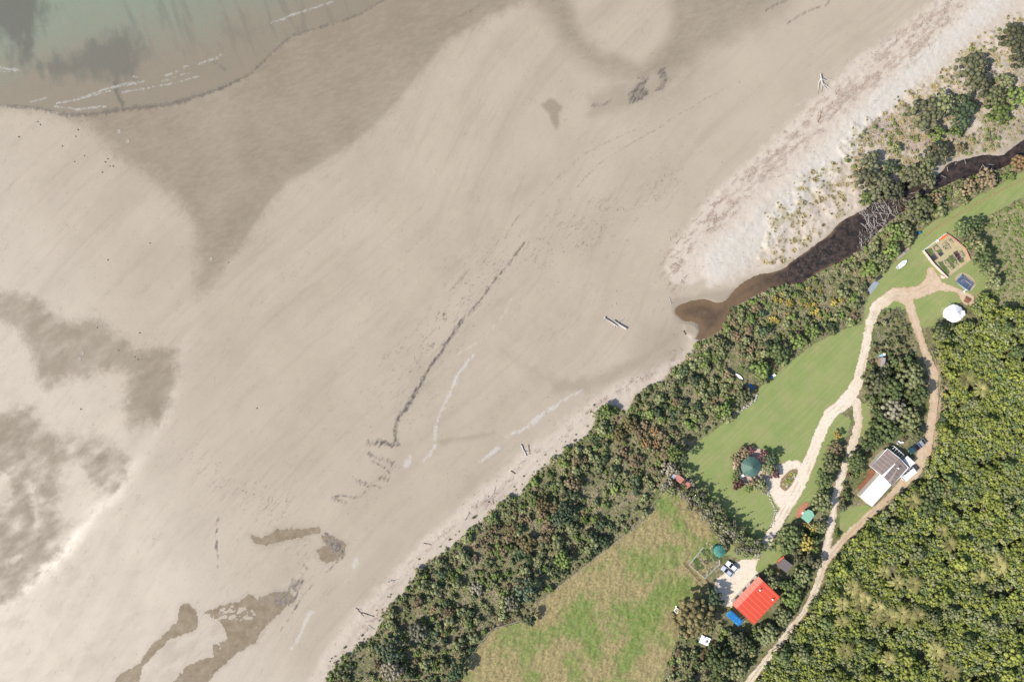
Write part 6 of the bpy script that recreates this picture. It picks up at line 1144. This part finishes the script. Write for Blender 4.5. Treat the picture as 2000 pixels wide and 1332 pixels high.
sticks('scattered_twigs', np.clip((dry*.10+.012)*(sd_land > 0)*(sd_st > 8)*(X > 640)*(1-w1)*(sd_sea > 40), 0, 1).astype(np.float32)*(X+Y*.9 > 1450), 5, 65, 'lone twigs and small weed fragments scattered over the beach', L=(.2, .8), mats=(M_logd, M_log, M_logk), wts=(.4, .15, .45))
JAM = [(1665,408),(1700,395),(1745,375),(1790,378),(1775,400),(1755,425),(1735,445),(1712,465),(1688,492),(1676,490),(1678,460),(1690,440),(1685,425)]
jm = ((sdp(JAM)+2*N2 < 0) & (sd_st < 2)).astype(np.float32); jp = scatter(jm*.8, 7.4, 67)
for i, p in enumerate(jp[:90]):
    a = rs.choice([R(-55), R(-40), R(60), R(20), R(-75)])+rs.gauss(0, .35)
    ls = rs.uniform(.45, 1.3); put_log(rs.choice(LM), p[0], p[1], a, ls, size_word(ls, .45, 1.3)+' bleached log '+('slanting' if math.sin(a)*math.cos(a) < 0 else 'rising')+' in the stream log jam '+where(p, [((1740, 2000, 0, 500), 'at its upper end'), ((1705, 1740, 0, 425), 'near its upper bank'), ((1700, 1750, 0, 500), 'near its lower bank'), ((0, 1700, 0, 430), 'at its upper-left corner'), ((0, 2000, 0, 600), 'at its downstream tip')]), 'logs of the stream log jam', 'jam_log', z=-.13+.05*(i % 4), th=.6)
sticks('log_jam_litter', np.clip(jm, 0, 1)*.45, 4, 69, 'small bleached sticks between the logs of the stream jam', z=-.13, mats=(M_log, M_logd), wts=(.7, .3))
for k, (px, py) in enumerate([(1830,352),(1868,318),(1885,316),(1842,345),(1815,362),(1930,330),(1922,326),(1935,322),(1915,330),(1850,330)]): put_log(LM[k % 6], px, py, k*.9, .7, 'bleached branch lying across the narrow upper stream', 'branches over the upper stream', z=.0)
# individual pieces
def branchy(name, px, py, rz, specs, mat, label, z=.05):
    q = MB()
    for pts, r0, r1 in specs: n = len(pts); q.tube(pts, [r0+(r1-r0)*i/(n-1) for i in range(n)], 8)
    o = q.build(name, mat, None, (*P(px, py), float(at(Zg, px, py))+z), R(rz)); return tag(o, label, 'driftwood')
branchy('driftwood_tree', 1603, 158, 0, [([(0, .6, .4), (.2, -.4, .35), (.4, -1.2, .2), (.2, -3.6, .1)], .30, .1), ([(0, .6, .4), (-.7, -.6, .25), (-.8, -2.6, .1), (-1.0, -4.2, .1)], .24, .08), ([(0, .5, .4), (1.4, -.2, .55), (2.6, .1, .3), (3.6, .0, .5)], .24, .07), ([(.4, -.8, .3), (1.6, -1.8, .3), (3.0, -2.6, .15)], .2, .06), ([(.3, -.9, .3), (1.4, -2.4, .2), (2.4, -3.3, .1)], .18, .06), ([(0, .5, .4), (-.3, 1.6, .6), (-.2, 2.0, .5)], .28, .12), ([(2.6, .1, .3), (3.0, .7, .6)], .08, .04), ([(1.6, -1.8, .3), (1.9, -1.0, .5)], .08, .04)], M_log, 'large bleached star-shaped driftwood tree with spreading roots alone on the upper beach')
branchy('stranded_log', 1193, 629, -27, [([(-2.2, .2, .25), (0, 0, .3), (2.6, -.3, .3)], .28, .16), ([(-2.3, .2, .3), (-2.5, .6, .6)], .25, .1), ([(1.2, -.1, .3), (2.0, -1.2, .2)], .12, .05)], M_log, 'thick bleached trunk, left one of the crossed pair on the middle beach')
branchy('stranded_log', 1208, 634, -26, [([(-2.0, .6, .35), (0, .1, .45), (2.8, -.2, .55)], .16, .34), ([(-.6, .2, .5), (.1, 1.6, .7), (.6, 2.8, .3)], .09, .03), ([(.2, .1, .4), (.4, -1.3, .1)], .09, .04)], M_log, 'bleached trunk with an upright branch, right one of the crossed pair on the middle beach')
branchy('driftwood_cross', 1497, 543, 0, [([(-2.8, .1, .15), (0, 0, .2), (2.5, -.15, .15)], .11, .08), ([(.0, 1.8, .2), (.1, .4, .25), (.1, -.5, .15)], .10, .2), ([(2.4, 1.6, .1), (2.5, -.2, .1)], .05, .04), ([(.1, .6, .2), (-.8, 0, .1)], .06, .03)], M_log, 'bleached cross-shaped branch lying in the brown stream mouth', -.1)
for (px, py, rz, L, r0, lb_, m_) in [(1602, 225, 72, 5.2, .13, 'long straight log lying steeply in the upper litter band', M_logd), (1524, 566, 50, 2.2, .16, 'short fat white log at the lower bank of the stream', M_log), (1023, 879, -62, 4.2, .26, 'thick pale log pointing down the beach near the scrub tip', M_log), (1033, 878, -80, 3.2, .14, 'brown log beside the thick pale log near the scrub tip', M_logd), (962, 965, 42, 6.5, .17, 'long pale curved trunk lying along the scrub edge', M_log), (1002, 922, -35, 1.6, .17, 'short dark log on the sand above the long pale trunk', M_logk), (912, 1008, 60, 2.6, .2, 'pale forked stump on the sand left of the scrub', M_log), (835, 1062, -12, 2.6, .14, 'weathered root lying on the lower beach', M_logd), (768, 1134, 12, 3.2, .2, 'pale log on the sand just left of the scrub', M_log), (718, 1200, -18, 4.6, .13, 'dark log near the end of the scrub', M_logk), (703, 1195, -48, 4.0, .09, 'thin dark branch crossing the sand by the dark log', M_logk), (1309, 588, -70, 2.6, .12, 'small log left of the brown pool', M_log), (1337, 650, -60, 1.6, .2, 'dark stump at the tip of the stream mouth', M_logk), (1385, 625, 52, 3.4, .06, 'thin crooked branch lying in the brown pool', M_log), (1368, 628, -72, 3.0, .05, 'thin white twig line along the sandbar edge', M_log), (1252, 733, 30, 3.0, .12, 'grey branch on the wet sand by the scrub', M_log), (1325, 470, 55, 2.6, .1, 'thin log on the beach left of the litter band', M_logd), (1555, 548, -52, 3.2, .08, 'bleached branch leaning from the lower bank into the stream', M_log), (1610, 520, -60, 2.2, .06, 'thin branch sticking into the stream from the lower bank', M_log), (1945, 136, -35, 5, .1, 'bleached branch beside the large round top-right tree', M_log), (1960, 128, -10, 4, .08, 'second bleached branch beside the large round top-right tree', M_log)]:
    put_log(log_mesh(L, r0, int(px), 2, m_, .05), px, py, R(rz), 1, lb_, None)
# dark lumps standing in for feeding pits on the tidal flat
for i, (px, py) in enumerate([(74,238),(79,244),(153,254),(148,267),(122,286),(37,268),(165,305),(211,311),(206,317),(215,325),(221,325),(200,337),(146,316),(211,508),(232,684),(190,640),(264,697),(270,702),(293,475),(158,799),(273,650),(447,513),(502,797)]):
    o = MB().lathe([(.18, -.05), (.26, .08), (.16, .2), (.03, .25)], 7).build('pit_lump', M_logk, None, (*P(px, py), 0), i*1.1); o.scale = (.8+.25*(i % 3), .75, .8); tag(o, 'small dark lump standing in for a feeding pit in the pale tidal flat', 'stone', 'lumps marking pits on the tidal flat')
for i, (px, py) in enumerate([(161,690),(155,701),(412,506),(233,257),(250,276)]):
    o = MB().lathe([(.7, -.02), (.55, .08), (.4, .02), (.2, .005)], 14).build('sand_pit', simple('raised_sand', (.30, .26, .215), .8), None, (*P(px, py), float(at(Zg, px, py))+.01), i); tag(o, 'small sand ring thrown up around a feeding pit on the wet flat', 'sand mound', 'feeding pits on the wet flat')
